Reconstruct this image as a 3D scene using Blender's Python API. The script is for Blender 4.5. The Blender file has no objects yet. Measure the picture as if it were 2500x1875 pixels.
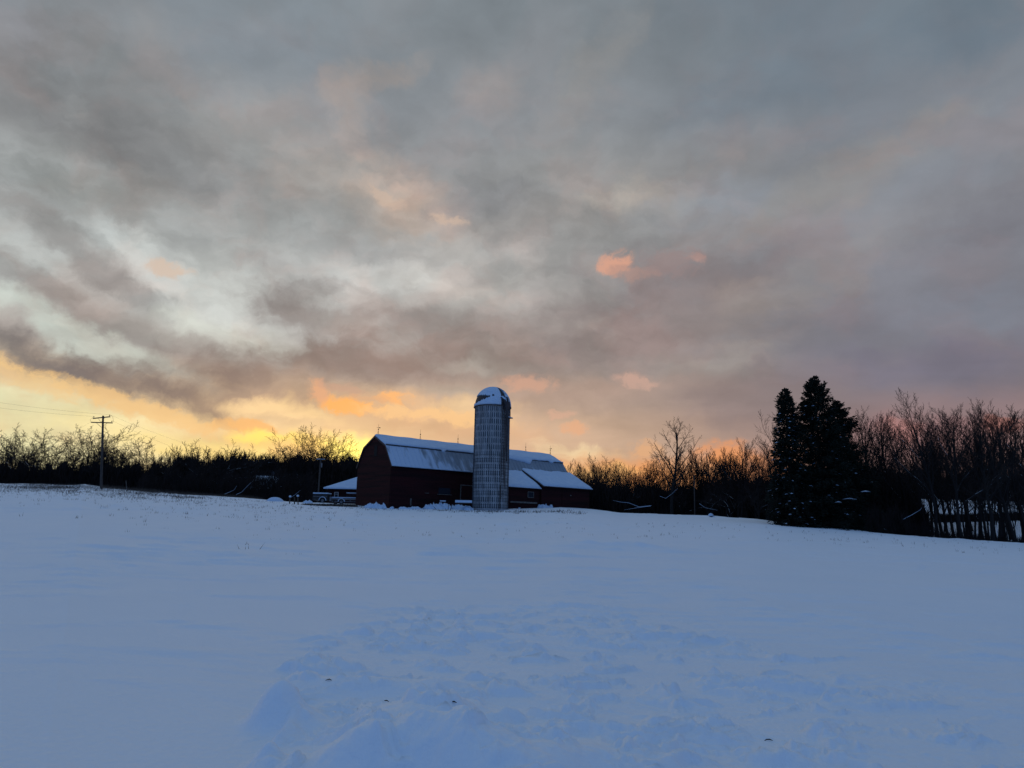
import bpy, math, random
import numpy as np
from mathutils import Vector, Matrix

# ------------------------------------------------------------------ camera
F_PX, W_PX, H_PX = 1733.0, 2500.0, 1875.0
PITCH, ROLL, EYE = math.radians(11.35), math.radians(1.2), 1.7
sc = bpy.context.scene
cam_d = bpy.data.cameras.new("camera")
cam = bpy.data.objects.new("camera", cam_d)
sc.collection.objects.link(cam)
cam_d.sensor_width = 36.0
cam_d.lens = 36.0 * F_PX / W_PX
cam_d.clip_start, cam_d.clip_end = 0.1, 5000
_f = Vector((0, math.cos(PITCH), math.sin(PITCH)))
_r0, _u0 = Vector((1, 0, 0)), Vector((0, -math.sin(PITCH), math.cos(PITCH)))
_r = _r0 * math.cos(ROLL) + _u0 * math.sin(ROLL)
_u = -_r0 * math.sin(ROLL) + _u0 * math.cos(ROLL)
m = Matrix((_r, _u, -_f)).transposed().to_4x4()
m.translation = (0, 0, EYE)
cam.matrix_world = m
sc.camera = cam


def ray(px, py):
    return (_f + _r * ((px - W_PX / 2) / F_PX) + _u * ((H_PX / 2 - py) / F_PX)).normalized()


def at(px, py, Y):
    d = ray(px, py)
    return Vector((0, 0, EYE)) + d * (Y / d.y)


def azel(px, py):
    d = ray(px, py)
    return math.atan2(d.x, d.y), math.asin(d.z)


def xat(px, Y, py=1250):
    p = at(px, py, Y)
    return p.x


# ------------------------------------------------------------------ world
def lin(c):
    o = []
    for v in c[:3]:
        v = v / 255.0
        o.append(v / 12.92 if v <= 0.04045 else ((v + 0.055) / 1.055) ** 2.4)
    return (o[0], o[1], o[2], 1.0)


SUN_AZ, SUN_EL = azel(850, 1120)[0], math.radians(1.2)
world = bpy.data.worlds.new("World")
sc.world = world
world.use_nodes = True
wt = world.node_tree
for n in list(wt.nodes):
    wt.nodes.remove(n)
WN, WL = wt.nodes, wt.links


def wnode(t, **kw):
    n = WN.new(t)
    for k, v in kw.items():
        setattr(n, k, v)
    return n


def wmath(op, a, b=None, c=None, clamp=False):
    n = wnode('ShaderNodeMath', operation=op)
    n.use_clamp = clamp
    for i, v in enumerate((a, b, c)):
        if v is None:
            continue
        if isinstance(v, (int, float)):
            n.inputs[i].default_value = v
        else:
            WL.new(v, n.inputs[i])
    return n.outputs[0]


def wvec(op, a, b=None, s=None):
    n = wnode('ShaderNodeVectorMath', operation=op)
    for i, v in enumerate((a, b)):
        if v is None:
            continue
        if isinstance(v, tuple):
            n.inputs[i].default_value = v
        else:
            WL.new(v, n.inputs[i])
    if s is not None:
        n.inputs['Scale'].default_value = s
    return n.outputs[0]


def wmix(fac, a, b, blend='MIX'):
    n = wnode('ShaderNodeMix', data_type='RGBA', blend_type=blend)
    n.clamp_factor = True
    for i, v in ((0, fac), (6, a), (7, b)):
        if isinstance(v, (int, float, tuple)):
            n.inputs[i].default_value = v
        else:
            WL.new(v, n.inputs[i])
    return n.outputs[2]


def wrange(v, a, b, c, d, smooth=True):
    n = wnode('ShaderNodeMapRange')
    n.interpolation_type = 'SMOOTHSTEP' if smooth else 'LINEAR'
    WL.new(v, n.inputs[0])
    for i, x in enumerate((a, b, c, d)):
        n.inputs[i + 1].default_value = x
    return n.outputs[0]


def wnoise(vec, scale, detail=5, rough=0.55, dist=0.0, color=False):
    n = wnode('ShaderNodeTexNoise', noise_dimensions='3D')
    WL.new(vec, n.inputs['Vector'])
    n.inputs['Scale'].default_value = scale
    n.inputs['Detail'].default_value = detail
    n.inputs['Roughness'].default_value = rough
    n.inputs['Distortion'].default_value = dist
    return n.outputs['Color' if color else 'Fac']


tc = wnode('ShaderNodeTexCoord').outputs['Generated']
sep = wnode('ShaderNodeSeparateXYZ')
WL.new(tc, sep.inputs[0])
DX, DY, DZ = sep.outputs
AZ = wmath('ARCTAN2', DX, DY)
EL = wmath('ARCSINE', DZ)
cP = wnode('ShaderNodeCombineXYZ')
WL.new(AZ, cP.inputs[0]); WL.new(EL, cP.inputs[1])
P = cP.outputs[0]
zc = wmath('ADD', wmath('MAXIMUM', DZ, 0.0), 0.13)
cQ = wnode('ShaderNodeCombineXYZ')
WL.new(wmath('DIVIDE', DX, zc), cQ.inputs[0])
WL.new(wmath('DIVIDE', DY, zc), cQ.inputs[1])
Q = cQ.outputs[0]
n1 = wvec('SUBTRACT', wnoise(Q, 1.1, 3, 0.5, 0.0, True), (0.5, 0.5, 0.5))
n2 = wvec('SUBTRACT', wnoise(P, 9.0, 6, 0.62, 0.3, True), (0.5, 0.5, 0.5))
n3 = wvec('SUBTRACT', wnoise(P, 34.0, 5, 0.6, 0.4, True), (0.5, 0.5, 0.5))
PW = wvec('ADD', P, wvec('MULTIPLY', n1, (0.09, 0.03, 0.0)))
PW = wvec('ADD', PW, wvec('MULTIPLY', n2, (0.12, 0.065, 0.0)))
PW = wvec('ADD', PW, wvec('MULTIPLY', n3, (0.030, 0.020, 0.0)))
PS = wvec('ADD', P, wvec('MULTIPLY', n3, (0.035, 0.026, 0.0)))
PS = wvec('ADD', PS, wvec('MULTIPLY', n2, (0.03, 0.02, 0.0)))
EPS = wnode('ShaderNodeSeparateXYZ')
WL.new(wvec('ADD', P, wvec('MULTIPLY', n1, (0.1, 0.04, 0.0))), EPS.inputs[0])
ELW = EPS.outputs[1]


def ramp(stops, px=1250):
    n = wnode('ShaderNodeValToRGB')
    WL.new(wrange(ELW, -0.1, 1.5708, 0.0, 1.0, False), n.inputs[0])
    cr = n.color_ramp
    cr.interpolation = 'EASE'
    pts = []
    for y, c in stops:
        el = azel(px, y)[1] if y > -2000 else 1.5
        pts.append(((el + 0.1) / 1.6708, c))
    pts.sort()
    while len(cr.elements) < len(pts):
        cr.elements.new(0.5)
    for e, (p_, c) in zip(cr.elements, pts):
        e.position = min(max(p_, 0), 1)
        e.color = lin(c)
    return n.outputs[0]


left = ramp([(-5000, (134, 156, 180)), (-500, (124, 138, 152)), (0, (129, 137, 143)), (250, (138, 143, 148)), (430, (144, 147, 147)),
             (600, (163, 167, 167)), (760, (186, 190, 187)), (880, (168, 160, 155)), (960, (205, 178, 148)),
             (1050, (236, 204, 152)), (1150, (234, 196, 136)), (1290, (190, 130, 90))], 800)
right = ramp([(-5000, (134, 156, 180)), (-500, (114, 129, 148)), (0, (113, 124, 134)), (250, (124, 130, 139)), (450, (133, 135, 141)),
              (650, (128, 129, 138)), (800, (120, 119, 129)), (920, (124, 116, 125)), (1020, (138, 116, 119)),
              (1120, (150, 120, 120)), (1290, (110, 80, 84))], 2200)
rear = ramp([(-5000, (134, 156, 180)), (-500, (112, 141, 178)), (300, (86, 128, 186)), (800, (80, 122, 184)),
             (1100, (92, 120, 174)), (1290, (88, 106, 150))], 1250)
mid = ramp([(-5000, (134, 156, 180)), (-500, (120, 135, 150)), (0, (124, 132, 138)), (250, (134, 139, 144)), (450, (146, 147, 147)),
            (650, (150, 150, 149)), (800, (158, 150, 146)), (900, (150, 137, 131)), (980, (178, 154, 138)),
            (1080, (204, 172, 146)), (1160, (218, 170, 128)), (1290, (170, 110, 80))], 1350)
col = wmix(wrange(AZ, azel(700, 900)[0], azel(1350, 900)[0], 0, 1), left, mid)
col = wmix(wrange(AZ, azel(1350, 900)[0], azel(2150, 900)[0], 0, 1), col, right)
# away from the sunset the cloud thins and clear dusk blue takes over
col = wmix(wrange(wmath('ABSOLUTE', AZ), math.radians(52), math.radians(115), 0, 1), col, rear)

# broad cloud texture
t1 = wnoise(wvec('MULTIPLY', Q, (1.0, 1.4, 1)), 1.5, 5, 0.5, 0.4)
t2 = wnoise(wvec('MULTIPLY', P, (1.0, 1.7, 1)), 7.0, 5, 0.5, 0.4)
tex = wmath('ADD', wmath('MULTIPLY', t1, 0.5), wmath('MULTIPLY', t2, 0.5))
t3 = wnoise(wvec('MULTIPLY', PS, (1.0, 1.9, 1)), 13.0, 7, 0.56, 0.3)
t4 = wnoise(wvec('MULTIPLY', PS, (1.0, 1.5, 1)), 30.0, 3, 0.5, 0.3)
fine = wmath('ADD', wmath('MULTIPLY', wrange(t3, 0.32, 0.68, -0.10, 0.10), 1.0), wrange(t4, 0.3, 0.7, -0.03, 0.03))
# the mottling is strongest low in the west and nearly gone high up on the right
fine = wmath('MULTIPLY', fine, wrange(AZ, azel(1300, 600)[0], azel(2200, 600)[0], 1.0, 0.3))
fine = wmath('MULTIPLY', fine, wrange(EL, azel(1250, 1050)[1], azel(1250, 850)[1], 0.35, 1.0))
fine = wmath('MULTIPLY', fine, wrange(EL, azel(1250, 550)[1], azel(1250, 150)[1], 1.0, 0.3))
texc = wmath('ADD', wrange(tex, 0.36, 0.66, 0.89, 1.13, False), fine)


K = 1.75
RAG1 = wnoise(wvec('MULTIPLY', PS, (1.0, 1.9, 1)), 12.0, 6, 0.54, 0.25)
RAG2 = wnoise(wvec('MULTIPLY', PS, (1.0, 1.35, 1)), 38.0, 5, 0.6, 0.2)


def blob(col, cx, cy, rx, ry, ang, c, s, space=None, soft=1.0, gain=1.0, rag=1):
    a, e = azel(cx, cy)
    ax = azel(cx + 50, cy)[0] - azel(cx - 50, cy)[0]
    ey = azel(cx, cy - 50)[1] - azel(cx, cy + 50)[1]
    mp = wnode('ShaderNodeMapping', vector_type='TEXTURE')
    WL.new(space or PW, mp.inputs[0])
    mp.inputs[1].default_value = (a, e, 0)
    mp.inputs[2].default_value = (0, 0, -math.radians(ang) - ROLL)
    mp.inputs[3].default_value = (rx * ax / 100 * K, ry * ey / 100 * K, 1)
    # K: the falloff reaches half strength at about the given radii
    g = wnode('ShaderNodeTexGradient', gradient_type='SPHERICAL')
    WL.new(mp.outputs[0], g.inputs[0])
    gg = g.outputs[1]
    if rag:
        # noise eats into the falloff, more so towards the rim, so the cloud gets a torn edge
        k_ = wmath('MULTIPLY', wmath('SUBTRACT', RAG1 if rag == 1 else RAG2, 0.5), 1.5 if rag == 1 else 2.0)
        k_ = wmath('MULTIPLY', k_, wrange(gg, 0.0, 0.35, 0.0, 1.0))
        gg = wmath('ADD', gg, k_)
    f = wrange(gg, 0, soft, 0, s)
    lc = lin(c)
    lc = (lc[0] * gain, lc[1] * gain, lc[2] * gain, 1)
    return wmix(f, col, lc)


BL = [  # cx, cy, rx, ry, angle(down-right +), colour, strength
    (60, 90, 220, 100, 10, (134, 143, 152), .5), (30, 250, 160, 110, 0, (134, 133, 136), .6),
    (272, 227, 240, 190, 20, (124, 128, 130), .95), (380, 90, 110, 70, 40, (150, 146, 144), .45),
    (660, 110, 330, 130, 0, (131, 141, 150), .6),
    (306, 368, 210, 85, 20, (122, 122, 123), .9), (85, 430, 150, 80, 0, (126, 132, 132), .8),
    (480, 385, 220, 95, 12, (130, 132, 134), .75), (640, 320, 200, 100, -10, (156, 155, 153), .5),
    (270, 470, 260, 80, 5, (142, 143, 140), .6),
    (760, 430, 170, 60, -12, (172, 164, 158), .55), (1000, 497, 150, 75, 10, (205, 181, 163), .8),
    (860, 520, 170, 60, 0, (150, 150, 148), .6), (540, 560, 220, 70, 0, (158, 161, 160), .6),
    (1210, 510, 150, 90, 10, (136, 138, 142), .7), (1130, 330, 220, 90, -15, (140, 143, 147), .5),
    (850, 250, 60, 70, -60, (170, 157, 148), .5), (950, 190, 90, 26, -20, (168, 155, 147), .5),
    (1200, 210, 60, 60, 0, (160, 152, 148), .35),
    (370, 640, 230, 50, 25, (186, 193, 192), .85), (600, 740, 300, 90, 8, (206, 210, 206), .95),
    (880, 690, 240, 62, -3, (206, 209, 206), .95), (1080, 640, 180, 46, -8, (192, 188, 183), .7),
    (1150, 716, 170, 40, -5, (198, 196, 190), .75),
    (187, 600, 270, 50, 25, (134, 133, 132), .85), (60, 680, 250, 52, 22, (132, 131, 130), .85),
    (690, 655, 130, 40, 0, (162, 163, 162), .8), (900, 615, 160, 30, 0, (160, 161, 161), .6),
    (312, 705, 110, 30, 12, (146, 146, 145), .8), (290, 765, 200, 40, 12, (158, 151, 146), .8),
    (345, 812, 130, 34, 12, (150, 147, 144), .8),
    (130, 790, 300, 40, 17, (198, 207, 198), .85), (650, 838, 200, 42, 5, (208, 212, 202), .95),
    (350, 866, 170, 26, 16, (192, 197, 187), .9),
    (750, 762, 150, 62, 22, (132, 126, 125), .95), (1050, 788, 240, 58, 6, (142, 136, 134), .9),
    (900, 812, 160, 30, 10, (165, 162, 158), .6), (1000, 735, 150, 24, -5, (172, 171, 168), .6),
    (20, 842, 200, 42, 16, (112, 108, 108), .9), (200, 898, 210, 36, 15, (112, 105, 106), .95), (420, 950, 180, 36, 14, (118, 106, 103), .95),
    (590, 915, 170, 46, 2, (118, 104, 101), .9), (820, 870, 200, 55, 0, (124, 112, 109), .9),
    (1040, 880, 330, 60, -4, (136, 121, 116), .85), (1330, 830, 260, 70, -8, (142, 130, 126), .7),
    (620, 985, 150, 28, 8, (150, 130, 116), .85), (760, 950, 120, 50, 0, (168, 146, 130), .8),
    (1220, 660, 130, 90, 10, (168, 168, 166), .6), (1300, 760, 110, 60, 0, (176, 174, 170), .5),
    (1700, 700, 330, 100, -5, (129, 120, 123), .8), (1600, 800, 330, 90, -8, (139, 127, 126), .8),
    (1380, 520, 200, 60, -15, (150, 146, 143), .6), (1570, 480, 110, 38, 0, (182, 172, 160), .75),
    (1760, 380, 200, 60, -10, (142, 139, 138), .6), (1700, 480, 160, 45, -5, (142, 150, 160), .6),
    (2050, 430, 300, 60, -22, (145, 143, 141), .6), (1450, 190, 140, 60, -50, (146, 145, 144), .6),
    (1950, 160, 260, 130, -20, (112, 125, 137), .6), (2380, 60, 160, 90, 0, (102, 118, 132), .6),
    (1850, 740, 110, 55, -10, (156, 143, 138), .75), (2040, 640, 240, 60, -25, (140, 140, 143), .6),
    (2400, 520, 200, 90, 0, (116, 115, 123), .7), (2300, 420, 160, 60, -10, (134, 140, 150), .5),
    (2380, 760, 180, 60, 0, (126, 132, 145), .6), (2330, 880, 300, 70, 0, (116, 112, 128), .8),
    (1740, 885, 150, 40, 0, (158, 150, 144), .6), (1600, 960, 260, 50, 0, (150, 132, 125), .6),
    (1900, 980, 260, 70, 0, (136, 120, 122), .6),
    (1340, 960, 260, 40, -4, (178, 152, 138), .6), (1130, 960, 100, 60, 0, (182, 160, 146), .5),
    (1150, 890, 120, 22, 0, (176, 174, 166), .5), (1110, 955, 110, 22, 0, (178, 176, 164), .4),
    # clear strip on the left horizon under the cloud bank
    (120, 1010, 420, 80, 12, (226, 222, 180), 1.0), (60, 1110, 420, 80, 3, (230, 224, 176), 1.0),
    (330, 1060, 260, 40, 6, (246, 226, 164), .9),
    (560, 1098, 200, 28, 3, (248, 222, 142), .95),
    (1000, 1016, 260, 50, 0, (222, 182, 142), .8), (1150, 1010, 100, 34, 0, (228, 196, 150), .7),
    (1180, 1060, 160, 36, 3, (214, 170, 134), .6),
    (740, 1006, 120, 24, 3, (250, 214, 158), .9), (1395, 1104, 80, 16, 4, (240, 212, 168), .8),
    (1590, 1165, 260, 42, 0, (236, 156, 96), .9), (1860, 1140, 90, 45, 0, (214, 140, 98), .8),
    (1440, 1166, 90, 28, 0, (246, 200, 130), .75),
    (2230, 1060, 200, 50, 0, (158, 114, 116), .6),
]
for b in BL:
    col = blob(col, *b)
col = wmix(1.0, col, texc, 'MULTIPLY')
# rosy light caught by parts of the cloud deck
tp_ = wnoise(wvec('MULTIPLY', PS, (1.0, 1.5, 1)), 8.0, 4, 0.55, 0.4)
rosy = wrange(tp_, 0.44, 0.66, 0.0, 1.0)
rosy = wmath('MULTIPLY', rosy, wrange(EL, azel(1250, 1000)[1], azel(1250, 850)[1], 0.0, 1.0))
rosy = wmath('MULTIPLY', rosy, wrange(EL, azel(1250, 450)[1], azel(1250, -100)[1], 1.0, 0.25))
col = wmix(wmath('MULTIPLY', rosy, 0.75), col, (1.11, 0.985, 0.955, 1.0), 'MULTIPLY')
GL = [
    (330, 990, 300, 18, 13, (242, 196, 132), .7), (60, 920, 160, 22, 14, (240, 200, 140), .6),
    (850, 991, 66, 15, 4, (250, 178, 102), 1.0), (786, 958, 26, 22, 40, (226, 168, 128), .85),
    (955, 974, 38, 13, 3, (248, 182, 118), 1.0), (845, 950, 46, 11, 10, (196, 156, 134), .6),
    (905, 976, 40, 9, 0, (220, 170, 128), .6),
    (620, 1040, 52, 13, 6, (246, 184, 114), .85), (560, 1036, 40, 14, 0, (240, 186, 120), .6),
    (1060, 1018, 140, 15, 2, (246, 198, 140), .8), (1290, 938, 50, 17, -4, (208, 160, 136), .75),
    (1363, 1010, 24, 10, 0, (212, 168, 144), .75), (1404, 1048, 25, 12, 0, (226, 170, 132), .85),
    (1556, 928, 44, 13, 8, (200, 162, 146), .8), (1570, 1100, 36, 17, 0, (232, 172, 122), .65),
    (1505, 640, 36, 22, -8, (220, 162, 136), .9), (1545, 662, 44, 16, 5, (178, 142, 130), .6),
    (1690, 630, 20, 10, 5, (190, 148, 136), .7), (1640, 640, 60, 30, 0, (150, 128, 126), .6),
    (410, 655, 46, 15, 5, (214, 190, 170), .8), (2440, 1040, 40, 16, 0, (168, 108, 98), .7),
    (2190, 1050, 40, 24, 0, (180, 124, 120), .7), (940, 478, 40, 14, 20, (212, 184, 162), .5), (1090, 538, 36, 12, 5, (214, 186, 164), .6),
    (1780, 1110, 60, 26, 0, (238, 152, 92), .7),
]
for b in GL:
    col = blob(col, *b, space=PS, rag=2, soft=0.72)
# the set sun's glow behind the trees left of the barn
col = blob(col, 770, 1086, 120, 28, 0, (252, 206, 118), .85, space=PS)
col = blob(col, 862, 1098, 70, 32, 0, (255, 234, 120), 1.0, space=PS, gain=1.5)
col = blob(col, 650, 1066, 80, 14, -4, (255, 226, 110), .85, space=PS, gain=1.1)
nis = wnode('ShaderNodeTexSky', sky_type='NISHITA')
nis.sun_disc = False
nis.sun_elevation = SUN_EL
nis.sun_rotation = SUN_AZ
bg_n = wnode('ShaderNodeBackground'); bg_n.inputs[1].default_value = 0.012
WL.new(nis.outputs[0], bg_n.inputs[0])
bg = wnode('ShaderNodeBackground'); bg.inputs[1].default_value = 0.98
WL.new(col, bg.inputs[0])
addn = wnode('ShaderNodeAddShader')
WL.new(bg.outputs[0], addn.inputs[0]); WL.new(bg_n.outputs[0], addn.inputs[1])
wo = wnode('ShaderNodeOutputWorld')
WL.new(addn.outputs[0], wo.inputs[0])
try:
    world.cycles.sampling_method = 'MANUAL'
    world.cycles.sample_map_resolution = 512
except Exception:
    pass

sun_d = bpy.data.lights.new("sun", 'SUN')
sun_d.energy = 0.12
sun_d.angle = math.radians(4)
sun_d.color = (1.0, 0.55, 0.25)
sun = bpy.data.objects.new("sun", sun_d)
sc.collection.objects.link(sun)
sdir = Vector((math.sin(SUN_AZ) * math.cos(SUN_EL), math.cos(SUN_AZ) * math.cos(SUN_EL), math.sin(SUN_EL)))
sun.rotation_euler = sdir.to_track_quat('Z', 'Y').to_euler()

vs = sc.view_settings
vs.view_transform = 'Standard'
vs.look = 'None'
vs.exposure, vs.gamma = 0.0, 1.0
vs.use_curve_mapping = False
sc.cycles.max_bounces = 5
sc.cycles.diffuse_bounces = 3

# ------------------------------------------------------------------ helpers
COL = sc.collection
R = random.Random(7)


def link(o, parent=None):
    COL.objects.link(o)
    if parent is not None:
        o.parent = parent
    return o


def thing(name, label, cat, loc=(0, 0, 0), rz=0, group=None):
    o = bpy.data.objects.new(name, None)
    o.empty_display_size = 0.2
    o.location, o.rotation_euler = loc, (0, 0, rz)
    tag(o, label, cat, group)
    return link(o)


def tag(o, label=None, cat=None, group=None, kind=None):
    for k, v in (('label', label), ('category', cat), ('group', group), ('kind', kind)):
        if v:
            o[k] = v
    return o


class MB:
    def __init__(s):
        s.v, s.f = [], []

    def add(s, vs, fs):
        b = len(s.v)
        s.v += [tuple(v) for v in vs]
        s.f += [tuple(i + b for i in f) for f in fs]
        return s

    def box(s, lo, hi, M=None):
        x0, y0, z0 = lo; x1, y1, z1 = hi
        vs = [Vector(p) for p in ((x0, y0, z0), (x1, y0, z0), (x1, y1, z0), (x0, y1, z0), (x0, y0, z1), (x1, y0, z1), (x1, y1, z1), (x0, y1, z1))]
        if M is not None:
            vs = [M @ v for v in vs]
        return s.add(vs, [(3, 2, 1, 0), (4, 5, 6, 7), (0, 1, 5, 4), (1, 2, 6, 5), (2, 3, 7, 6), (3, 0, 4, 7)])

    def tube(s, pts, rad, n=6, cap=True):
        pts = [Vector(p) for p in pts]
        if not isinstance(rad, (list, tuple)):
            rad = [rad] * len(pts)
        vs, fs = [], []
        for i, p in enumerate(pts):
            d = (pts[min(i + 1, len(pts) - 1)] - pts[max(i - 1, 0)]).normalized()
            a = Vector((0, 0, 1)) if abs(d.z) < 0.9 else Vector((1, 0, 0))
            u = d.cross(a).normalized(); w = d.cross(u)
            for k in range(n):
                t = 2 * math.pi * k / n
                vs.append(p + (u * math.cos(t) + w * math.sin(t)) * rad[i])
        for i in range(len(pts) - 1):
            for k in range(n):
                k2 = (k + 1) % n
                fs.append((i * n + k, i * n + k2, (i + 1) * n + k2, (i + 1) * n + k))
        if cap:
            fs.append(tuple(range(n - 1, -1, -1)))
            fs.append(tuple((len(pts) - 1) * n + k for k in range(n)))
        return s.add(vs, fs)

    def prism(s, poly, axis_from, axis_to):
        """poly: list of Vectors, extruded by offset vector"""
        n = len(poly)
        off = Vector(axis_to) - Vector(axis_from)
        vs = [Vector(p) for p in poly] + [Vector(p) + off for p in poly]
        fs = [tuple(range(n - 1, -1, -1)), tuple(range(n, 2 * n))]
        for k in range(n):
            k2 = (k + 1) % n
            fs.append((k, k2, n + k2, n + k))
        return s.add(vs, fs)

    def mesh(s, name, mat, smooth=False):
        me = bpy.data.meshes.new(name)
        me.from_pydata(s.v, [], s.f)
        me.materials.append(mat)
        if smooth:
            me.polygons.foreach_set('use_smooth', [True] * len(me.polygons))
        me.update()
        return me

    def build(s, name, mat, parent=None, smooth=False):
        return link(bpy.data.objects.new(name, s.mesh(name, mat, smooth)), parent)


def copy_tree(o, parent=None):
    c = o.copy()
    COL.objects.link(c)
    c.parent = parent
    for ch in o.children:
        copy_tree(ch, c)
    return c


def np_mesh(name, V, Fq, mat, smooth=False):
    """fast mesh from numpy arrays; Fq (n,3) or (n,4)"""
    me = bpy.data.meshes.new(name)
    V = np.asarray(V, dtype=np.float32); Fq = np.asarray(Fq, dtype=np.int32)
    k = Fq.shape[1]
    me.vertices.add(len(V)); me.vertices.foreach_set('co', V.ravel())
    me.loops.add(Fq.size); me.loops.foreach_set('vertex_index', Fq.ravel())
    me.polygons.add(len(Fq))
    me.polygons.foreach_set('loop_start', np.arange(0, Fq.size, k, dtype=np.int32))
    me.polygons.foreach_set('loop_total', np.full(len(Fq), k, dtype=np.int32))
    if smooth:
        me.polygons.foreach_set('use_smooth', np.ones(len(Fq), dtype=bool))
    me.materials.append(mat)
    me.update(calc_edges=True)
    me.validate()
    return me


# value noise (vectorised)
_rng = np.random.RandomState(3)
_perm = _rng.rand(256, 256)


def vnoise(x, y):
    xi, yi = np.floor(x).astype(int), np.floor(y).astype(int)
    xf, yf = x - xi, y - yi
    u, v = xf * xf * xf * (xf * (xf * 6 - 15) + 10), yf * yf * yf * (yf * (yf * 6 - 15) + 10)
    g = lambda a, b: _perm[a & 255, b & 255]
    return (g(xi, yi) * (1 - u) * (1 - v) + g(xi + 1, yi) * u * (1 - v) + g(xi, yi + 1) * (1 - u) * v + g(xi + 1, yi + 1) * u * v) - 0.5


def fbm(x, y, o=4, rough=0.5):
    s, a, t = 0, 1.0, 0
    for i in range(o):
        s = s + a * vnoise(x * 2 ** i + 17.3 * i, y * 2 ** i + 9.1 * i)
        t += a
        a *= rough
    return s / t * 2


# ------------------------------------------------------------------ materials
def mat(name, c1, c2=None, rough=0.8, scale=4.0, detail=4, stretch=(1, 1, 1), bump=0.0, bscale=None, metal=0.0, spec=0.3):
    m = bpy.data.materials.new(name)
    m.use_nodes = True
    N, L = m.node_tree.nodes, m.node_tree.links
    b = N['Principled BSDF']
    b.inputs['Roughness'].default_value = rough
    b.inputs['Metallic'].default_value = metal
    b.inputs['Specular IOR Level'].default_value = spec
    b.inputs['Base Color'].default_value = (*c1, 1)
    if c2 is not None or bump:
        t = N.new('ShaderNodeTexCoord')
        mp = N.new('ShaderNodeMapping')
        mp.inputs[3].default_value = stretch
        L.new(t.outputs['Object'], mp.inputs[0])
        nz = N.new('ShaderNodeTexNoise')
        nz.inputs['Scale'].default_value = scale
        nz.inputs['Detail'].default_value = detail
        L.new(mp.outputs[0], nz.inputs['Vector'])
        if c2 is not None:
            mx = N.new('ShaderNodeMix'); mx.data_type = 'RGBA'
            rg = N.new('ShaderNodeMapRange')
            rg.inputs[1].default_value, rg.inputs[2].default_value = 0.35, 0.65
            L.new(nz.outputs['Fac'], rg.inputs[0]); L.new(rg.outputs[0], mx.inputs[0])
            mx.inputs[6].default_value = (*c1, 1); mx.inputs[7].default_value = (*c2, 1)
            L.new(mx.outputs[2], b.inputs['Base Color'])
        if bump:
            n2 = N.new('ShaderNodeTexNoise')
            n2.inputs['Scale'].default_value = bscale or scale * 4
            n2.inputs['Detail'].default_value = 5
            L.new(mp.outputs[0], n2.inputs['Vector'])
            bp = N.new('ShaderNodeBump')
            bp.inputs['Strength'].default_value = bump
            bp.inputs['Distance'].default_value = 0.05
            L.new(n2.outputs['Fac'], bp.inputs['Height'])
            L.new(bp.outputs[0], b.inputs['Normal'])
    return m


SNOW_C = (0.77, 0.85, 0.93)


def snow_cover(m, lo=0.35, hi=0.6, nscale=1.5, amount=0.5):
    """snow lying on the upward facing side of what the material covers"""
    N, L = m.node_tree.nodes, m.node_tree.links
    b = N['Principled BSDF']
    g = N.new('ShaderNodeNewGeometry')
    s = N.new('ShaderNodeSeparateXYZ'); L.new(g.outputs['True Normal'], s.inputs[0])
    up = N.new('ShaderNodeMapRange'); up.inputs[1].default_value, up.inputs[2].default_value = lo, hi
    L.new(s.outputs[2], up.inputs[0])
    nz = N.new('ShaderNodeTexNoise'); nz.inputs['Scale'].default_value = nscale; nz.inputs['Detail'].default_value = 3
    L.new(g.outputs['Position'], nz.inputs['Vector'])
    nr = N.new('ShaderNodeMapRange')
    nr.inputs[1].default_value, nr.inputs[2].default_value = 0.62 - amount * 0.3, 0.68 - amount * 0.3
    L.new(nz.outputs['Fac'], nr.inputs[0])
    mu = N.new('ShaderNodeMath'); mu.operation = 'MULTIPLY'
    L.new(up.outputs[0], mu.inputs[0]); L.new(nr.outputs[0], mu.inputs[1])
    mx = N.new('ShaderNodeMix'); mx.data_type = 'RGBA'
    L.new(mu.outputs[0], mx.inputs[0])
    src = b.inputs['Base Color'].links
    if src:
        L.new(src[0].from_socket, mx.inputs[6])
    else:
        mx.inputs[6].default_value = b.inputs['Base Color'].default_value
    mx.inputs[7].default_value = (*SNOW_C, 1)
    L.new(mx.outputs[2], b.inputs['Base Color'])
    return m


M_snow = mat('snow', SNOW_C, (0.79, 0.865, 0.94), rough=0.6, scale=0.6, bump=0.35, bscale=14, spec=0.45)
M_shade_snow = mat('shaded_snow', (0.45, 0.59, 0.77), (0.53, 0.65, 0.80), rough=0.8, scale=2, bump=0.3, bscale=6, spec=0.2)  # darker, bluer copy of the field snow; its shade is put into the colour
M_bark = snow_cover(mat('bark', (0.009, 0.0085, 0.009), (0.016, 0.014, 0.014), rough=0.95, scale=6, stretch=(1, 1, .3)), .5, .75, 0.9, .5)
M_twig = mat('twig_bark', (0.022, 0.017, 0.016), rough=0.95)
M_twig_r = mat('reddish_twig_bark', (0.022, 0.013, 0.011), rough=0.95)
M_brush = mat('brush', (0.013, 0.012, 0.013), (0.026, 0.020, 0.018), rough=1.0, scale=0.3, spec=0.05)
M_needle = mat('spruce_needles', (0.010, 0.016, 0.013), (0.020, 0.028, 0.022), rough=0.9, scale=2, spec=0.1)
M_red = mat('red_barn_boards', (0.040, 0.0085, 0.0095), (0.014, 0.0055, 0.0065), rough=0.85, scale=0.9, stretch=(.15, .15, 2.5), bump=0.3, spec=0.15)
M_redgable = M_red
M_reddoor = mat('red_door_paint', (0.040, 0.007, 0.007), (0.022, 0.006, 0.006), rough=0.8, scale=3, spec=0.2)
M_trim = mat('weathered_trim', (0.16, 0.15, 0.14), (0.08, 0.075, 0.07), rough=0.8, scale=5)
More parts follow.
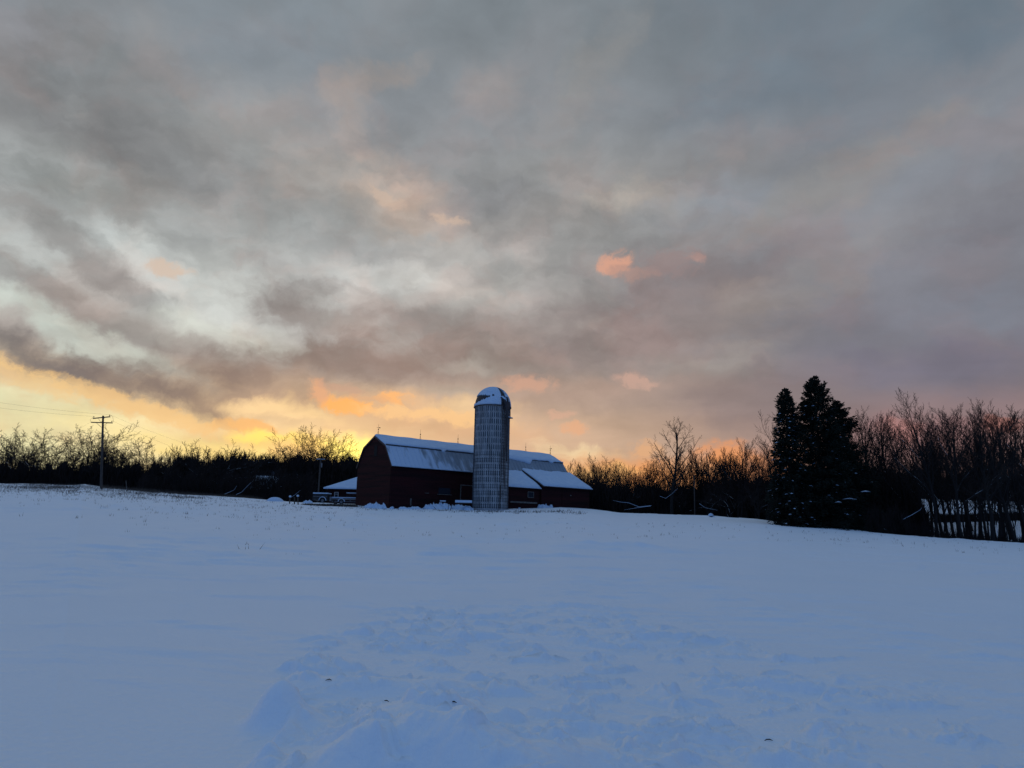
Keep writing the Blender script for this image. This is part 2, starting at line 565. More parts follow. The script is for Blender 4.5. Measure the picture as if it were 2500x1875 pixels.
M_dark = mat('dark_opening', (0.006, 0.006, 0.008), rough=0.9)
M_glass = mat('old_glass', (0.02, 0.025, 0.035), rough=0.12, spec=0.5)
M_metal = mat('bare_roof_metal', (0.25, 0.30, 0.36), (0.21, 0.255, 0.31), rough=0.7, scale=0.5)
M_conc = mat('concrete_stave', (0.34, 0.35, 0.37), (0.24, 0.25, 0.28), rough=0.85, scale=1.3, bump=0.3, bscale=9)
M_concd = mat('stave_joint', (0.13, 0.135, 0.15), (0.09, 0.095, 0.11), rough=0.9, scale=4)
M_rust = mat('rusty_steel', (0.045, 0.035, 0.035), (0.07, 0.05, 0.045), rough=0.7, scale=8)
M_dome = mat('dark_dome_metal', (0.030, 0.028, 0.034), (0.05, 0.045, 0.05), rough=0.6, scale=4)
M_pole = mat('pole_wood', (0.045, 0.038, 0.036), (0.070, 0.06, 0.055), rough=0.9, scale=3, stretch=(4, 4, .3))
M_wire = mat('wire', (0.02, 0.02, 0.02), rough=0.6)
M_ceram = mat('insulator', (0.06, 0.05, 0.05), rough=0.3)
M_grass = mat('dry_grass', (0.045, 0.036, 0.030), (0.08, 0.06, 0.045), rough=0.95, scale=1)
M_house = mat('grey_boards', (0.055, 0.06, 0.07), (0.03, 0.03, 0.035), rough=0.9, scale=2, stretch=(1, 1, 6))
M_dkpaint = mat('dark_vehicle_paint', (0.012, 0.016, 0.018), (0.022, 0.022, 0.024), rough=0.45, scale=2)
M_tyre = mat('tyre', (0.015, 0.015, 0.016), rough=0.9)
M_galv = mat('galvanised_steel', (0.17, 0.18, 0.20), (0.10, 0.10, 0.12), rough=0.5, scale=5, metal=0.3)


def metal_snow():
    """bare ribbed metal with a thin dusting of snow that thins out along the barn"""
    m = M_metal
    N, L = m.node_tree.nodes, m.node_tree.links
    b = N['Principled BSDF']
    src = b.inputs['Base Color'].links[0].from_socket
    t = N.new('ShaderNodeTexCoord')
    s = N.new('ShaderNodeSeparateXYZ'); L.new(t.outputs['Object'], s.inputs[0])
    mp = N.new('ShaderNodeMapping'); mp.inputs[3].default_value = (1.1, 0.35, 0.35); L.new(t.outputs['Object'], mp.inputs[0])
    nz = N.new('ShaderNodeTexNoise'); nz.inputs['Scale'].default_value = 1.1; nz.inputs['Detail'].default_value = 5; nz.inputs['Distortion'].default_value = .3
    L.new(mp.outputs[0], nz.inputs['Vector'])
    fade = N.new('ShaderNodeMapRange'); fade.inputs[1].default_value, fade.inputs[2].default_value = 3.0, 14.0
    fade.inputs[3].default_value, fade.inputs[4].default_value = 0.62, 0.25
    L.new(s.outputs[0], fade.inputs[0])
    ad = N.new('ShaderNodeMath'); ad.operation = 'ADD'; L.new(nz.outputs['Fac'], ad.inputs[0]); L.new(fade.outputs[0], ad.inputs[1])
    low = N.new('ShaderNodeMapRange'); low.inputs[1].default_value, low.inputs[2].default_value = 5.2, 7.0
    low.inputs[3].default_value, low.inputs[4].default_value = 0.16, 0.0
    L.new(s.outputs[2], low.inputs[0])
    ad2 = N.new('ShaderNodeMath'); ad2.operation = 'ADD'; L.new(ad.outputs[0], ad2.inputs[0]); L.new(low.outputs[0], ad2.inputs[1])
    r = N.new('ShaderNodeMapRange'); r.inputs[1].default_value, r.inputs[2].default_value = 0.98, 1.14; r.inputs[4].default_value = .85
    L.new(ad2.outputs[0], r.inputs[0])
    mx = N.new('ShaderNodeMix'); mx.data_type = 'RGBA'
    L.new(r.outputs[0], mx.inputs[0]); L.new(src, mx.inputs[6]); mx.inputs[7].default_value = (0.50, 0.63, 0.80, 1)  # dusting takes the same shade-darkened snow colour
    L.new(mx.outputs[2], b.inputs['Base Color'])


metal_snow()

# ------------------------------------------------------------------ terrain
CREST = [(-400, 1176, 115), (0, 1180, 112), (183, 1184, 104), (207, 1182, 102), (254, 1190, 100), (336, 1198, 98), (447, 1208, 96), (592, 1216, 95),
         (655, 1222, 94), (739, 1227, 92), (875, 1231, 90), (960, 1236, 90), (1100, 1238, 92), (1200, 1239, 94), (1273, 1239, 95), (1368, 1238, 95),
         (1445, 1243.5, 96), (1517, 1253, 92), (1632, 1256.6, 88), (1747, 1262, 82), (1850, 1269.5, 76), (1950, 1282, 70), (2031, 1290, 66), (2200, 1304.5, 62),
         (2263, 1309.5, 61), (2436, 1321.7, 60), (2500, 1327, 60), (2900, 1345, 58)]
_ca = np.array([azel(c[0], c[1])[0] for c in CREST])
_ce = np.array([math.tan(azel(c[0], c[1])[1]) for c in CREST])
_cr = np.array([c[2] / math.cos(azel(c[0], c[1])[0]) for c in CREST])


def ground(x, y, detail=False):
    x = np.asarray(x, float); y = np.asarray(y, float)
    r = np.sqrt(x * x + y * y) + 1e-6
    az = np.arctan2(x, y)
    e = np.interp(az, _ca, _ce); rc = np.interp(az, _ca, _cr)
    zc = EYE + e * rc
    front = np.clip((math.radians(150) - np.abs(az)) / math.radians(60), 0, 1)
    zc = zc * front
    t = r / rc
    z1 = zc * np.minimum(t, 1) ** 1.3
    slope = zc * 1.3 / rc
    d = np.maximum(r - rc, 0)
    back = slope * d * np.exp(-d / 3) - 0.07 * np.maximum(d - 3, 0) * np.exp(-d / 60)
    # beyond the right-hand grove the land rises again to a far snow field
    rightw = np.clip((az - math.radians(17)) / math.radians(8), 0, 1)
    rightw = rightw * rightw * (3 - 2 * rightw)
    sd = np.clip((r - 78) / 75, 0, 1)
    back_r = slope * d * np.exp(-d / 3) - 0.05 * np.minimum(d, 14) + sd * sd * (3 - 2 * sd) * 7.2
    z = z1 + np.where(d > 0, back * (1 - rightw) + back_r * rightw * front, 0)
    return z if not detail else (z, r, az)


def gz(x, y):
    return float(ground(np.array([x]), np.array([y]))[0])


def foot(px, Y, py=1250):
    """point on the ground seen near column px at depth Y"""
    p = at(px, py, Y)
    for _ in range(3):
        z = gz(p.x, p.y)
        # move along the column so that the foot projects to px
        best = p
        d = ray(px, py)
        a = (z - EYE) / Y
        # solve py for z: approximate by iterating
        v = Vector((p.x, Y, z - EYE))
        sx = v.dot(_r) / v.dot(_f) * F_PX + W_PX / 2
        p = Vector((p.x + (px - sx) * Y / F_PX, Y, z))
    return Vector((p.x, Y, gz(p.x, Y)))


def proj(p):
    v = Vector(p) - Vector((0, 0, EYE))
    return (v.dot(_r) / v.dot(_f) * F_PX + W_PX / 2, H_PX / 2 - v.dot(_u) / v.dot(_f) * F_PX)


def height_to(p, py):
    """height above p whose top is seen at image row py"""
    lo, hi = 0.0, 80.0
    for _ in range(40):
        m_ = (lo + hi) / 2
        if proj((p[0], p[1], p[2] + m_))[1] > py:
            lo = m_
        else:
            hi = m_
    return lo


def on_ground(px, py):
    """the first ground point seen at a pixel"""
    d = ray(px, py)
    t = np.geomspace(2, 160, 900)
    z = ground(d.x * t, d.y * t)
    h = EYE + d.z * t - z
    i = int(np.argmax(h < 0)) if (h < 0).any() else len(t) - 1
    return Vector((d.x * t[i], d.y * t[i], float(z[i])))


def gbump(x, y, c, sx, sy, h, ang=0, p=2.0):
    ca, sa = math.cos(ang), math.sin(ang)
    u = ((x - c[0]) * ca + (y - c[1]) * sa) / sx
    v = (-(x - c[0]) * sa + (y - c[1]) * ca) / sy
    return h * np.exp(-((u * u + v * v) ** (p / 2)))


def ground_detail(x, y):
    r = np.sqrt(x * x + y * y)
    z = 0
    # gentle wind drifts everywhere
    z = z + 0.05 * fbm(x * 0.08, y * 0.16, 3) * np.clip(r / 20, 0, 1) * 2
    rip = fbm(x * 0.45 + 3, y * 1.5 + 1.5 * fbm(x * .2, y * .2, 2), 4, 0.5)
    patch = np.clip(fbm(x * 0.06 + 9, y * 0.08, 2) * 1.4 + 0.45, 0, 1)
    near_f = np.clip(1 - (r - 60) / 40, 0.4, 1)
    z = z + 0.10 * np.maximum(rip - 0.08, 0) * patch * near_f * np.clip(r / 12, 0.3, 2.0)
    # low wind-cut edges: little steps facing the camera
    st_ = fbm(x * 0.22 + 40, y * 0.85 + 2.5 * fbm(x * .1, y * .1 + 3, 2), 4, 0.55)
    pt2 = np.clip(fbm(x * 0.045 + 3, y * 0.06 + 21, 2) * 2.2 + 0.35, 0, 1)
    z = z + 0.045 * pt2 * np.clip((st_ - 0.16) * 9, 0, 1) * np.clip(r / 9, 0, 1)
    # churned snow in the foreground, thrown there by a plough
    az = np.arctan2(x, y)
    edge_r = np.interp(az, [math.radians(a) for a in (-60, -24, -19.5, -15.5, -7, 2, 12, 24, 34, 60)], [1.5, 2.5, 6.0, 11.0, 14.5, 14.5, 13.5, 11.2, 9.8, 8])
    edge_r = edge_r + 1.6 * fbm(x * 0.5, y * 0.5 + 5, 3)
    mask = np.clip((edge_r - r) / 3.2, 0, 1)
    front = np.clip((math.radians(100) - np.abs(az)) / 0.5, 0, 1)
    mask = mask * mask * (3 - 2 * mask) * front
    rip2 = np.clip(1 - np.abs(r - edge_r - 2.0) / 4.5, 0, 1) * np.clip((az + .2) / .2, 0, 1)
    wx, wy = x + .25 * fbm(x * 2, y * 2, 2), y + .25 * fbm(x * 2 + 7, y * 2, 2)
    lump = 0.45 * fbm(wx * 1.3, wy * 2.0, 3, 0.5) + 0.75 * fbm(wx * 3.1 + 9, wy * 4.6, 4, 0.55)
    rid = 1 - np.abs(fbm(wx * 3.9 + 31, wy * 5.8 + 5, 4, 0.6)) * 2.2
    grit = fbm(x * 13, y * 15, 3, 0.65)
    lp = np.maximum(lump - 0.02, 0)
    lm = np.clip(lp * 5, 0, 1)
    z = z + mask * (0.17 * lp + 0.026 * (rid - .4) * (.3 + .7 * lm) + 0.012 * grit * (.4 + .6 * lm))
    z = z + rip2 * front * 0.045 * np.maximum(fbm(x * 1.1, y * 3.2, 4) - .05, 0) * 2
    g = lambda px, py: on_ground(px, py)
    crum = 1 + 0.18 * fbm(x * 4, y * 4, 3)
    # isolated mounds
    z = z + gbump(x, y, g(672, 1768), .185, .20, .29, 0, 2.8) * crum
    z = z + gbump(x, y, g(740, 1776), .22, .20, .12) * crum
    z = z + gbump(x, y, g(850, 1690), .62, .25, .12) * crum
    z = z + gbump(x, y, g(650, 1880), .10, .12, .15) * crum
    z = z + gbump(x, y, g(1080, 1700), .35, .22, .12) * crum
    # plough berm along the bottom edge with broken crest
    a1, b1 = g(800, 1900), g(1060, 1800)
    hb = np.interp(az, [azel(p_, 1850)[0] for p_ in (640, 760, 830, 900, 960, 1010, 1060, 1130, 1190, 1290, 1420, 1560, 1720, 1850)],
                   [0, .10, .24, .35, .31, .36, .40, .42, .34, .25, .17, .12, .06, 0])
    crest_r = 5.1 + .35 * fbm(x * 1.3 + 2, y * 1.3, 3)
    rough_ = 1 + .13 * fbm(x * 2.2, y * 2.2 + 4, 4, .55)
    far_side = np.clip((r - crest_r) / .62, 0, 3)
    near_side = np.clip((crest_r - r) / .38, 0, 3)
    pile = np.exp(-far_side ** 1.6) * np.exp(-near_side ** 2)
    z = z + hb * front * pile * (rough_ + .10 * fbm(x * 7, y * 7 + 3, 3, .6))
    # a second broken crest just beyond the pile
    c2 = 6.1 + .3 * fbm(x * 1.1 + 8, y * 1.1, 2)
    h2 = np.interp(az, [azel(p_, 1800)[0] for p_ in (860, 930, 1000, 1060, 1110, 1180)], [0, .13, .17, .15, .16, 0])
    z = z + h2 * front * np.exp(-((r - c2) / .22) ** 2) * rough_
    # low old heap out in the field
    hp = g(1535, 1345)
    z = z + gbump(x, y, hp, 2.6, 1.6, .28) * (1 + .5 * fbm(x, y * 1.6, 3))
    return z


def build_terrain():
    a_in = np.linspace(math.radians(-41), math.radians(41), 980)
    a_l = np.radians(np.concatenate([np.linspace(-180, -60, 40), np.linspace(-57, -42, 10)]))
    a = np.concatenate([a_l, a_in, -a_l[::-1]])
    r = np.concatenate([[0.0], np.geomspace(1.2, 4.0, 40), np.geomspace(4.02, 22, 440), np.geomspace(22.15, 130, 350), np.geomspace(133, 3000, 70)])
    AA, RR = np.meshgrid(a, r)
    X, Y = np.sin(AA) * RR, np.cos(AA) * RR
    Z = ground(X, Y)
    near = RR < 135
    Z = Z + np.where(near, ground_detail(X, Y), 0)
    # snow heaped against the barn wall
    V = np.stack([X.ravel(), Y.ravel(), Z.ravel()], 1)
    nr, na = AA.shape
    i = np.arange(nr - 1)[:, None] * na + np.arange(na - 1)[None, :]
    Fq = np.stack([i, i + 1, i + 1 + na, i + na], -1).reshape(-1, 4)
    Fq = Fq[:, ::-1]
    me = np_mesh('snow_field', V, Fq, M_snow, True)
    o = link(bpy.data.objects.new('snow_field', me))
    tag(o, 'wide snow covered field rising to the barn and churned up in front', kind='structure')
    return o


build_terrain()

# ------------------------------------------------------------------ barn
BTH = azel(3256, 1337)[0]            # azimuth of the barn's long axis
bc = foot(950, 81.0)
BZ = bc.z
ax = Vector((math.sin(BTH), math.cos(BTH), 0))        # along the barn, away from the near gable
nx = Vector((math.cos(BTH), -math.sin(BTH), 0))       # out of the long wall, towards the camera
barn = thing('barn', 'long dark red barn with a snow covered gambrel roof behind the silo', 'barn', bc, math.pi / 2 - BTH)
# local frame of the barn: x along the ridge, y into the building (away from the long wall), z up
BW, BL_, EV, BK, RG = 7.6, 28.8, 4.95, 7.25, 8.5
RUN = 1.35   # horizontal run of the steep slope
BRK = RUN


def W2L(p):
    d = Vector(p) - bc
    return Vector((d.dot(ax), -d.dot(nx), d.z))


# profile (y, z) counter-clockwise
prof = [(0, -1.5), (0, EV), (BRK, BK), (BW / 2, RG), (BW - BRK, BK), (BW, EV), (BW, -1.5)]
g0 = MB().prism([Vector((0, y, z)) for y, z in prof], (0, 0, 0), (0.2, 0, 0)); g0.build('gable_wall', M_red, barn)
g1 = MB().prism([Vector((BL_ - .2, y, z)) for y, z in prof], (0, 0, 0), (0.2, 0, 0)); g1.build('gable_wall', M_red, barn)
MB().box((0.2, 0, -1.5), (BL_ - .2, .18, EV)).build('side_wall', M_red, barn)
MB().box((0.2, BW - .18, -1.5), (BL_ - .2, BW, EV)).build('side_wall', M_red, barn)


def gable_y(z):
    """half open span of the gable at height z: (y0, y1)"""
    if z <= EV:
        return 0, BW
    if z <= BK:
        t = (z - EV) / (BK - EV) * BRK
        return t, BW - t
    t = BRK + (z - BK) / (RG - BK) * (BW / 2 - BRK)
    return t, BW - t


sd = MB()
z = -0.4
k = 0
while z < RG - 0.25:
    y0, y1 = gable_y(z + .2)
    off = R.uniform(0, .012)
    sd.add([(-.012, y0 + .03, z), (-.012, y1 - .03, z), (-.045 - off, y1 - .03, z), (-.045 - off, y0 + .03, z),
            (-.012, y0 + .03, z + .205), (-.012, y1 - .03, z + .205), (-.018, y1 - .03, z + .205), (-.018, y0 + .03, z + .205)],
           [(0, 1, 2, 3), (3, 2, 6, 7), (4, 7, 6, 5), (0, 3, 7, 4), (1, 5, 6, 2)])
    z += .21
o = sd.build('gable_siding', M_red, barn); o['kind'] = 'stuff'
sd = MB()
z = -0.4
while z < EV - .2:
    x = .08
    while x < BL_ - .1:
        x2 = min(x + R.uniform(2.5, 5), BL_ - .08)
        off = R.uniform(0, .02)
        sd.add([(x, -.004, z), (x2 - .015, -.004, z), (x2 - .015, -.045 - off, z), (x, -.045 - off, z),
                (x, -.004, z + .205), (x2 - .015, -.004, z + .205), (x2 - .015, -.014, z + .205), (x, -.014, z + .205)],
               [(0, 3, 2, 1), (3, 7, 6, 2), (4, 5, 6, 7), (0, 4, 7, 3), (1, 2, 6, 5)])
        x = x2
    z += .21
o = sd.build('wall_siding', M_red, barn); o['kind'] = 'stuff'
MB().box((-.08, -.075, -1.2), (.10, -.002, EV)).box((-.08, -.075, -1.2), (-.05, .12, EV)).build('corner_board', M_red, barn)

# roof: four slopes, slightly overhanging
OV = .16


def slope(p, q, th, x0, x1, name, m_):
    """slab between profile points p and q"""
    p, q = Vector((0, *p)), Vector((0, *q))
    d = (q - p).normalized()
    n = Vector((0, -d.z, d.y))
    if n.z < 0:
        n = -n
    mb = MB()
    a, b = p, q
    vs = [Vector((x, v.y, v.z)) for x in (x0, x1) for v in (a, b, b + n * th, a + n * th)]
    mb.add(vs, [(0, 1, 2, 3), (7, 6, 5, 4), (0, 4, 5, 1), (1, 5, 6, 2), (2, 6, 7, 3), (3, 7, 4, 0)])
    return mb, d, n


FL = .38  # flare of the eave outwards
pe, pb, pr = (-FL, EV - .18), (BRK - .06, BK + .03), (BW / 2, RG + .05)
mb, d_l, n_l = slope(pe, pb, .06, -OV, BL_ + OV, 'lower_roof', M_metal)
lower = mb.build('lower_roof', M_metal, barn)
rb = MB()
x = -OV + .05
while x < BL_ + OV:
    a = Vector((x, *pe)) + n_l * .06; b = Vector((x, *pb)) + n_l * .06
    rb.add([a, a + Vector((.05, 0, 0)), b + Vector((.05, 0, 0)), b, a + n_l * .035, a + Vector((.05, 0, 0)) + n_l * .035, b + Vector((.05, 0, 0)) + n_l * .035, b + n_l * .035],
           [(4, 5, 6, 7), (0, 4, 7, 3), (1, 2, 6, 5), (0, 1, 5, 4)])
    x += .62
o = rb.build('roof_rib', M_metal, lower); o['kind'] = 'stuff'
mb, d_u, n_u = slope(pb, pr, .06, -OV, BL_ + OV, 'upper_roof', M_metal)
mb.build('upper_roof', M_metal, barn)
mb, _, _ = slope((BW - BRK + .06, BK + .03), (BW / 2, RG + .05), .06, -.1, BL_ + OV, '', M_metal); mb.build('upper_roof', M_dome, barn)
mb, _, _ = slope((BW + .12, EV - .05), (BW - BRK + .06, BK + .03), .06, -.1, BL_ + OV, '', M_metal); mb.build('lower_roof', M_dome, barn)


def snow_sheet(name, f_top, f_bot, x0, x1, nx_, ny_, th, n, parent, jag, rnd):
    """snow lying on a slope between an upper and a ragged lower line, with a rounded lower lip"""
    mb = MB()
    N_, M_ = nx_, ny_
    vs = []
    for i in range(N_ + 1):
        x = x0 + (x1 - x0) * i / N_
        a = f_top(x); b = f_bot(x, jag(x))
        for j in range(M_ + 1):
            t = j / M_
            p = a.lerp(b, t)
            h = th * (1 - max(0, (t - .8) / .2) ** 3) * (1 + .15 * math.sin(x * 1.7 + j))
            ex = min(1, min(i, N_ - i) / 1.0)
            vs.append(p + n * (h * (0.3 + .7 * ex) + .002))
    fs = []
    for i in range(N_):
        for j in range(M_):
            a = i * (M_ + 1) + j
            fs.append((a, a + 1, a + M_ + 2, a + M_ + 1))
    b0 = len(vs)
    for i in range(N_ + 1):
        x = x0 + (x1 - x0) * i / N_
        vs.append(f_bot(x, jag(x)) + n * -.02)
    for i in range(N_):
        a = i * (M_ + 1) + M_
        fs.append((a, b0 + i, b0 + i + 1, a + M_ + 1))
    b1 = len(vs)
    for j in range(M_ + 1):
        a = f_top(x0); b = f_bot(x0, jag(x0)); vs.append(a.lerp(b, j / M_) - n * .02)
    for j in range(M_):
        fs.append((b1 + j, b1 + j + 1, j + 1, j))
    mb.add(vs, fs)
    return mb.build(name, M_shade_snow, parent, True)


def prof_jag(knots, amp=.03, seed=1):
    rr = random.Random(seed)
    ph = [rr.uniform(0, 6) for _ in range(3)]

    def j(x):
        v = float(np.interp(x, [k_[0] for k_ in knots], [k_[1] for k_ in knots]))
        return v + amp * (math.sin(x * 2.1 + ph[0]) + .6 * math.sin(x * 5.3 + ph[1]) + .35 * math.sin(x * 11 + ph[2]))
    return j


pbv, prv, pev = Vector((0, *pb)) + n_u * .06, Vector((0, *pr)) + n_u * .06, Vector((0, *pe)) + n_l * .06
LS = (pbv - pev).length
edge = prof_jag([(-.3, -.02), (7.0, .0), (7.6, -.02), (8.0, .42), (8.5, .0), (13.6, .02), (14.2, .65), (15, .7), (15.6, .1), (17, .03), (20, .5), (21.2, .6), (22.2, 0.9), (23.0, .1), (26.0, .05), (26.6, .35), (27.2, .05), (BL_ + .3, .05)], .02)


def f_top(x):
    return Vector((x, prv.y + .05, prv.z))


def f_bot_u(x, j):
    return Vector((x, pbv.y - .03, pbv.z - .0)) + (Vector((0, d_u.y, d_u.z)) * -.0)


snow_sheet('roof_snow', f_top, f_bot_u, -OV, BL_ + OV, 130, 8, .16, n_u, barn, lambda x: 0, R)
# tongues of snow hanging over the break
mb = MB(); vs = []; fs = []
NN = 260
for i in range(NN + 1):
    x = -OV + (BL_ + 2 * OV) * i / NN
    dd = max(.015, edge(x))
    top = Vector((x, pbv.y, pbv.z)) + n_u * .15
    botm = Vector((x, pbv.y, pbv.z)) - Vector((0, d_l.y, d_l.z)) * dd + n_l * .03
    midp = top.lerp(botm, .5) + n_l * .10
    vs += [top, midp, botm + n_l * .07, botm - n_l * .05]
for i in range(NN):
    for j in range(3):
        a = i * 4 + j
        fs.append((a, a + 1, a + 5, a + 4))
mb.add(vs, fs).build('snow_overhang', M_shade_snow, barn, True)
# dark strip standing in for the shadow gap under the roof snow edge
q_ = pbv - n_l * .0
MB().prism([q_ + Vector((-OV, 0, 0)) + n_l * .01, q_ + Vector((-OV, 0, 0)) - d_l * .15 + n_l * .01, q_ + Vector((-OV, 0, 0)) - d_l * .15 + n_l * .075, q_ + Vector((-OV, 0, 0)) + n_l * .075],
           (0, 0, 0), (BL_ + 2 * OV, 0, 0)).build('snow_shadow_strip', M_dome, barn)
# thin snow lip along the eave
mb = MB(); vs = []; fs = []
for i in range(NN + 1):
    x = -OV + (BL_ + 2 * OV) * i / NN
    w_ = .05 + .05 * max(0, math.sin(x * 1.9)) + (.08 if x < 14 else .02) * (1 + math.sin(x * 4.3)) * .5
    a = pev + Vector((x, 0, 0))
    vs += [a + d_l * w_ + n_l * .004, a + n_l * .05 + d_l * .02, a - n_l * .06 - d_l * .01]
for i in range(NN):
    for j in range(2):
        a = i * 3 + j
        fs.append((a, a + 1, a + 4, a + 3))
mb.add(vs, fs).build('eave_snow', M_shade_snow, barn, True)
MB().prism([Vector((-OV - .02, *p)) for p in (pe, pb, pr, (BW - BRK + .06, BK + .03), (BW + .16, EV - .05), (BW + .02, EV - .12), (BW - BRK, BK - .16), (BW / 2, RG - .16), (BRK, BK - .16), (-FL + .1, EV - .30))], (0, 0, 0), (.05, 0, 0)).build('rake_board', M_rust, barn)

# gable opening
zt = RG - 1.15
MB().box((-.075, BW / 2 - .33 - .25, zt - 1.25), (-.05, BW / 2 + .33 - .25, zt)).build('hay_door', M_dark, barn)
# lightning rods
xr = [W2L(bc + ax * s_)[0] for s_ in (.0,)]
rods = []
for i, pxr in enumerate((922.4, 1025.5, 1117.6, 1283.3, 1356)):
    # where the ridge passes that column
    best, bs = None, 0
    for s_ in np.linspace(-.3, BL_ + .2, 400):
        w = bc + ax * s_ - nx * (BW / 2) + Vector((0, 0, RG))
        e = abs(proj(w)[0] - pxr)
        if best is None or e < best:
            best, bs = e, s_
    base = Vector((bs, BW / 2, RG + .1))
    rod = MB().tube([base, base + Vector((0, 0, 1.35))], [.022, .010], 5)
    for q in range(3):
        t = q * 2.09 + .4
        rod.tube([base + Vector((.22 * math.cos(t), .10 * math.sin(t), 0)), base + Vector((0, 0, .55))], .012, 4)
    ro = rod.build('lightning_rod', M_wire, barn)
    bl = MB().tube([base + Vector((0, 0, zz)) for zz in (.62, .66, .71, .76, .80)], [.01, .055, .07, .055, .01], 8)
    if i in (0, 4):
        bl.tube([base + Vector((-.24, 0, .93)), base + Vector((.24, 0, .93))], .014, 4)
        bl.box(base + Vector((.1, -.01, .88)), base + Vector((.26, .01, .99)))
    bl.build('glass_ball', M_wire, ro)

# windows, doors, boards on the long wall


def wall_s(px, perp=0.0):
    best, bs = 1e9, 0
    for s_ in np.linspace(-1, BL_ + 1, 1200):
        w = bc + ax * s_ + nx * perp + Vector((0, 0, 1.5))
        e = abs(proj(w)[0] - px)
        if e < best:
            best, bs = e, s_
    return bs


def wall_z(s_, perp, py):
    return height_to(bc + ax * s_ + nx * perp + Vector((0, 0, -3)), py) - 3


def rect_frame(parent, name, x0, x1, z0, z1, w, yf, yb, m_, bars=()):
    mb = MB()
    mb.box((x0, yf, z1 - w), (x1, yb, z1)).box((x0, yf, z0), (x1, yb, z0 + w))
    mb.box((x0, yf, z0 + w), (x0 + w, yb, z1 - w)).box((x1 - w, yf, z0 + w), (x1, yb, z1 - w))
    for (bx, hor) in bars:
        if hor:
            mb.box((x0 + w, yf + .01, bx - w / 3), (x1 - w, yb, bx + w / 3))
        else:
            mb.box((bx - w / 3, yf + .014, z0 + w), (bx + w / 3, yb - .004, z1 - w))
    return mb.build(name, m_, parent)


sA, sB = wall_s(1122), wall_s(1156)
zA, zB = wall_z(sA, 0, 1222), wall_z(sA, 0, 1183)
door = MB().box((sA + .12, -.09, zA), (sB + 1.1, -.066, zB - .12)).build('sliding_door', M_reddoor, barn)
rect_frame(door, 'door_frame', sA, sB + 1.2, zA, zB, .12, -.13, -.07, M_trim)
s0, s1 = wall_s(1066), wall_s(1101)
zz0 = wall_z(s0, 0, 1206)
MB().box((s0, -.16, zz0 - .06), (s1, -.067, zz0)).build('trim_board', M_trim, barn)
MB().box((s0 + .2, -.075, zz0 + .02), (s1 - .2, -.067, zz0 + .75)).build('window_pane', M_glass, barn)
for (pa, pb_, ya, yb_) in ((1001, 1004, 1217, 1234), (1036, 1046, 1203, 1204.2)):
    sa, sb = wall_s(pa), wall_s(pb_)
    MB().box((sa, -.11, wall_z(sa, 0, yb_)), (sb, -.067, wall_z(sa, 0, ya))).build('batten', M_trim, barn)

# lean-tos on the right
LT = 3.5
s_mid = wall_s(1319.6, LT)
s_end = BL_ + .4
for (sa, sb, w_, ze, ztp, nm) in ((14.4, s_mid - .02, 3.35, 3.05, EV + .25, 0), (s_mid, s_end, 3.6, 3.42, EV + .35, 1)):
    # wall
    MB().box((sa, -w_, -1.5), (sb, -w_ + .15, ze)).build('lean_to_wall', M_red, barn)
    if nm == 1:
        MB().prism([Vector((sa, -w_ + .15, -1.5)), Vector((sa, -.08, -1.5)), Vector((sa, -.08, EV - .3)), Vector((sa, -w_ + .15, ze))], (0, 0, 0), (.12, 0, 0)).build('lean_to_wall', M_red, barn)
        MB().prism([Vector((sb - .12, -w_ + .15, -1.5)), Vector((sb - .12, -.08, -1.5)), Vector((sb - .12, -.08, EV - .3)), Vector((sb - .12, -w_ + .15, ze))], (0, 0, 0), (.12, 0, 0)).build('lean_to_wall', M_red, barn)
    sb2 = MB(); zz = -.4
    while zz < ze - .2:
        off = R.uniform(0, .02)
        sb2.add([(sa + .01, -w_ - .004, zz), (sb - .01, -w_ - .004, zz), (sb - .01, -w_ - .04 - off, zz), (sa + .01, -w_ - .04 - off, zz),
                 (sa + .01, -w_ - .004, zz + .205), (sb - .01, -w_ - .004, zz + .205), (sb - .01, -w_ - .012, zz + .205), (sa + .01, -w_ - .012, zz + .205)],
                [(0, 3, 2, 1), (3, 7, 6, 2), (4, 5, 6, 7), (0, 4, 7, 3), (1, 2, 6, 5)])
        zz += .21
    so = sb2.build('wall_siding', M_red, barn); so['kind'] = 'stuff'
    p0, p1 = Vector((0, -w_ - .35, ze - .02)), Vector((0, .25 if nm == 0 else .45, ztp + .15 if nm == 0 else ztp + .45))
    d = (p1 - p0).normalized(); n = Vector((0, -d.z, d.y))
    if n.z < 0: n = -n
    mbx = MB(); x0_, x1_ = sa - .05 * nm, sb + (.35 if nm else 0)
    vs = [Vector((xx, v.y, v.z)) for xx in (x0_, x1_) for v in (p0, p1, p1 + n * .09, p0 + n * .09)]
    mbx.add(vs, [(0, 1, 2, 3), (7, 6, 5, 4), (0, 4, 5, 1), (1, 5, 6, 2), (2, 6, 7, 3), (3, 7, 4, 0)])
    lr = mbx.build('lean_to_roof', M_rust, barn)
    jg = prof_jag([(sa, .05), ((sa + sb) / 2, .25), (sb, .0)], .09, 5 + nm)

    def ft(x, p0=p0, p1=p1, d=d, n=n, jg=jg):
        q = p1 + d * (-max(0.0, jg(x))) + n * .09
        return Vector((x, q.y, q.z))

    def fb(x, j, p0=p0, n=n):
        q = p0 + n * .09
        return Vector((x, q.y, q.z))
    snow_sheet('lean_to_snow', ft, fb, x0_ + (.16 if nm else 0), x1_, 60, 8, .17, n, barn, lambda x: 0, R)
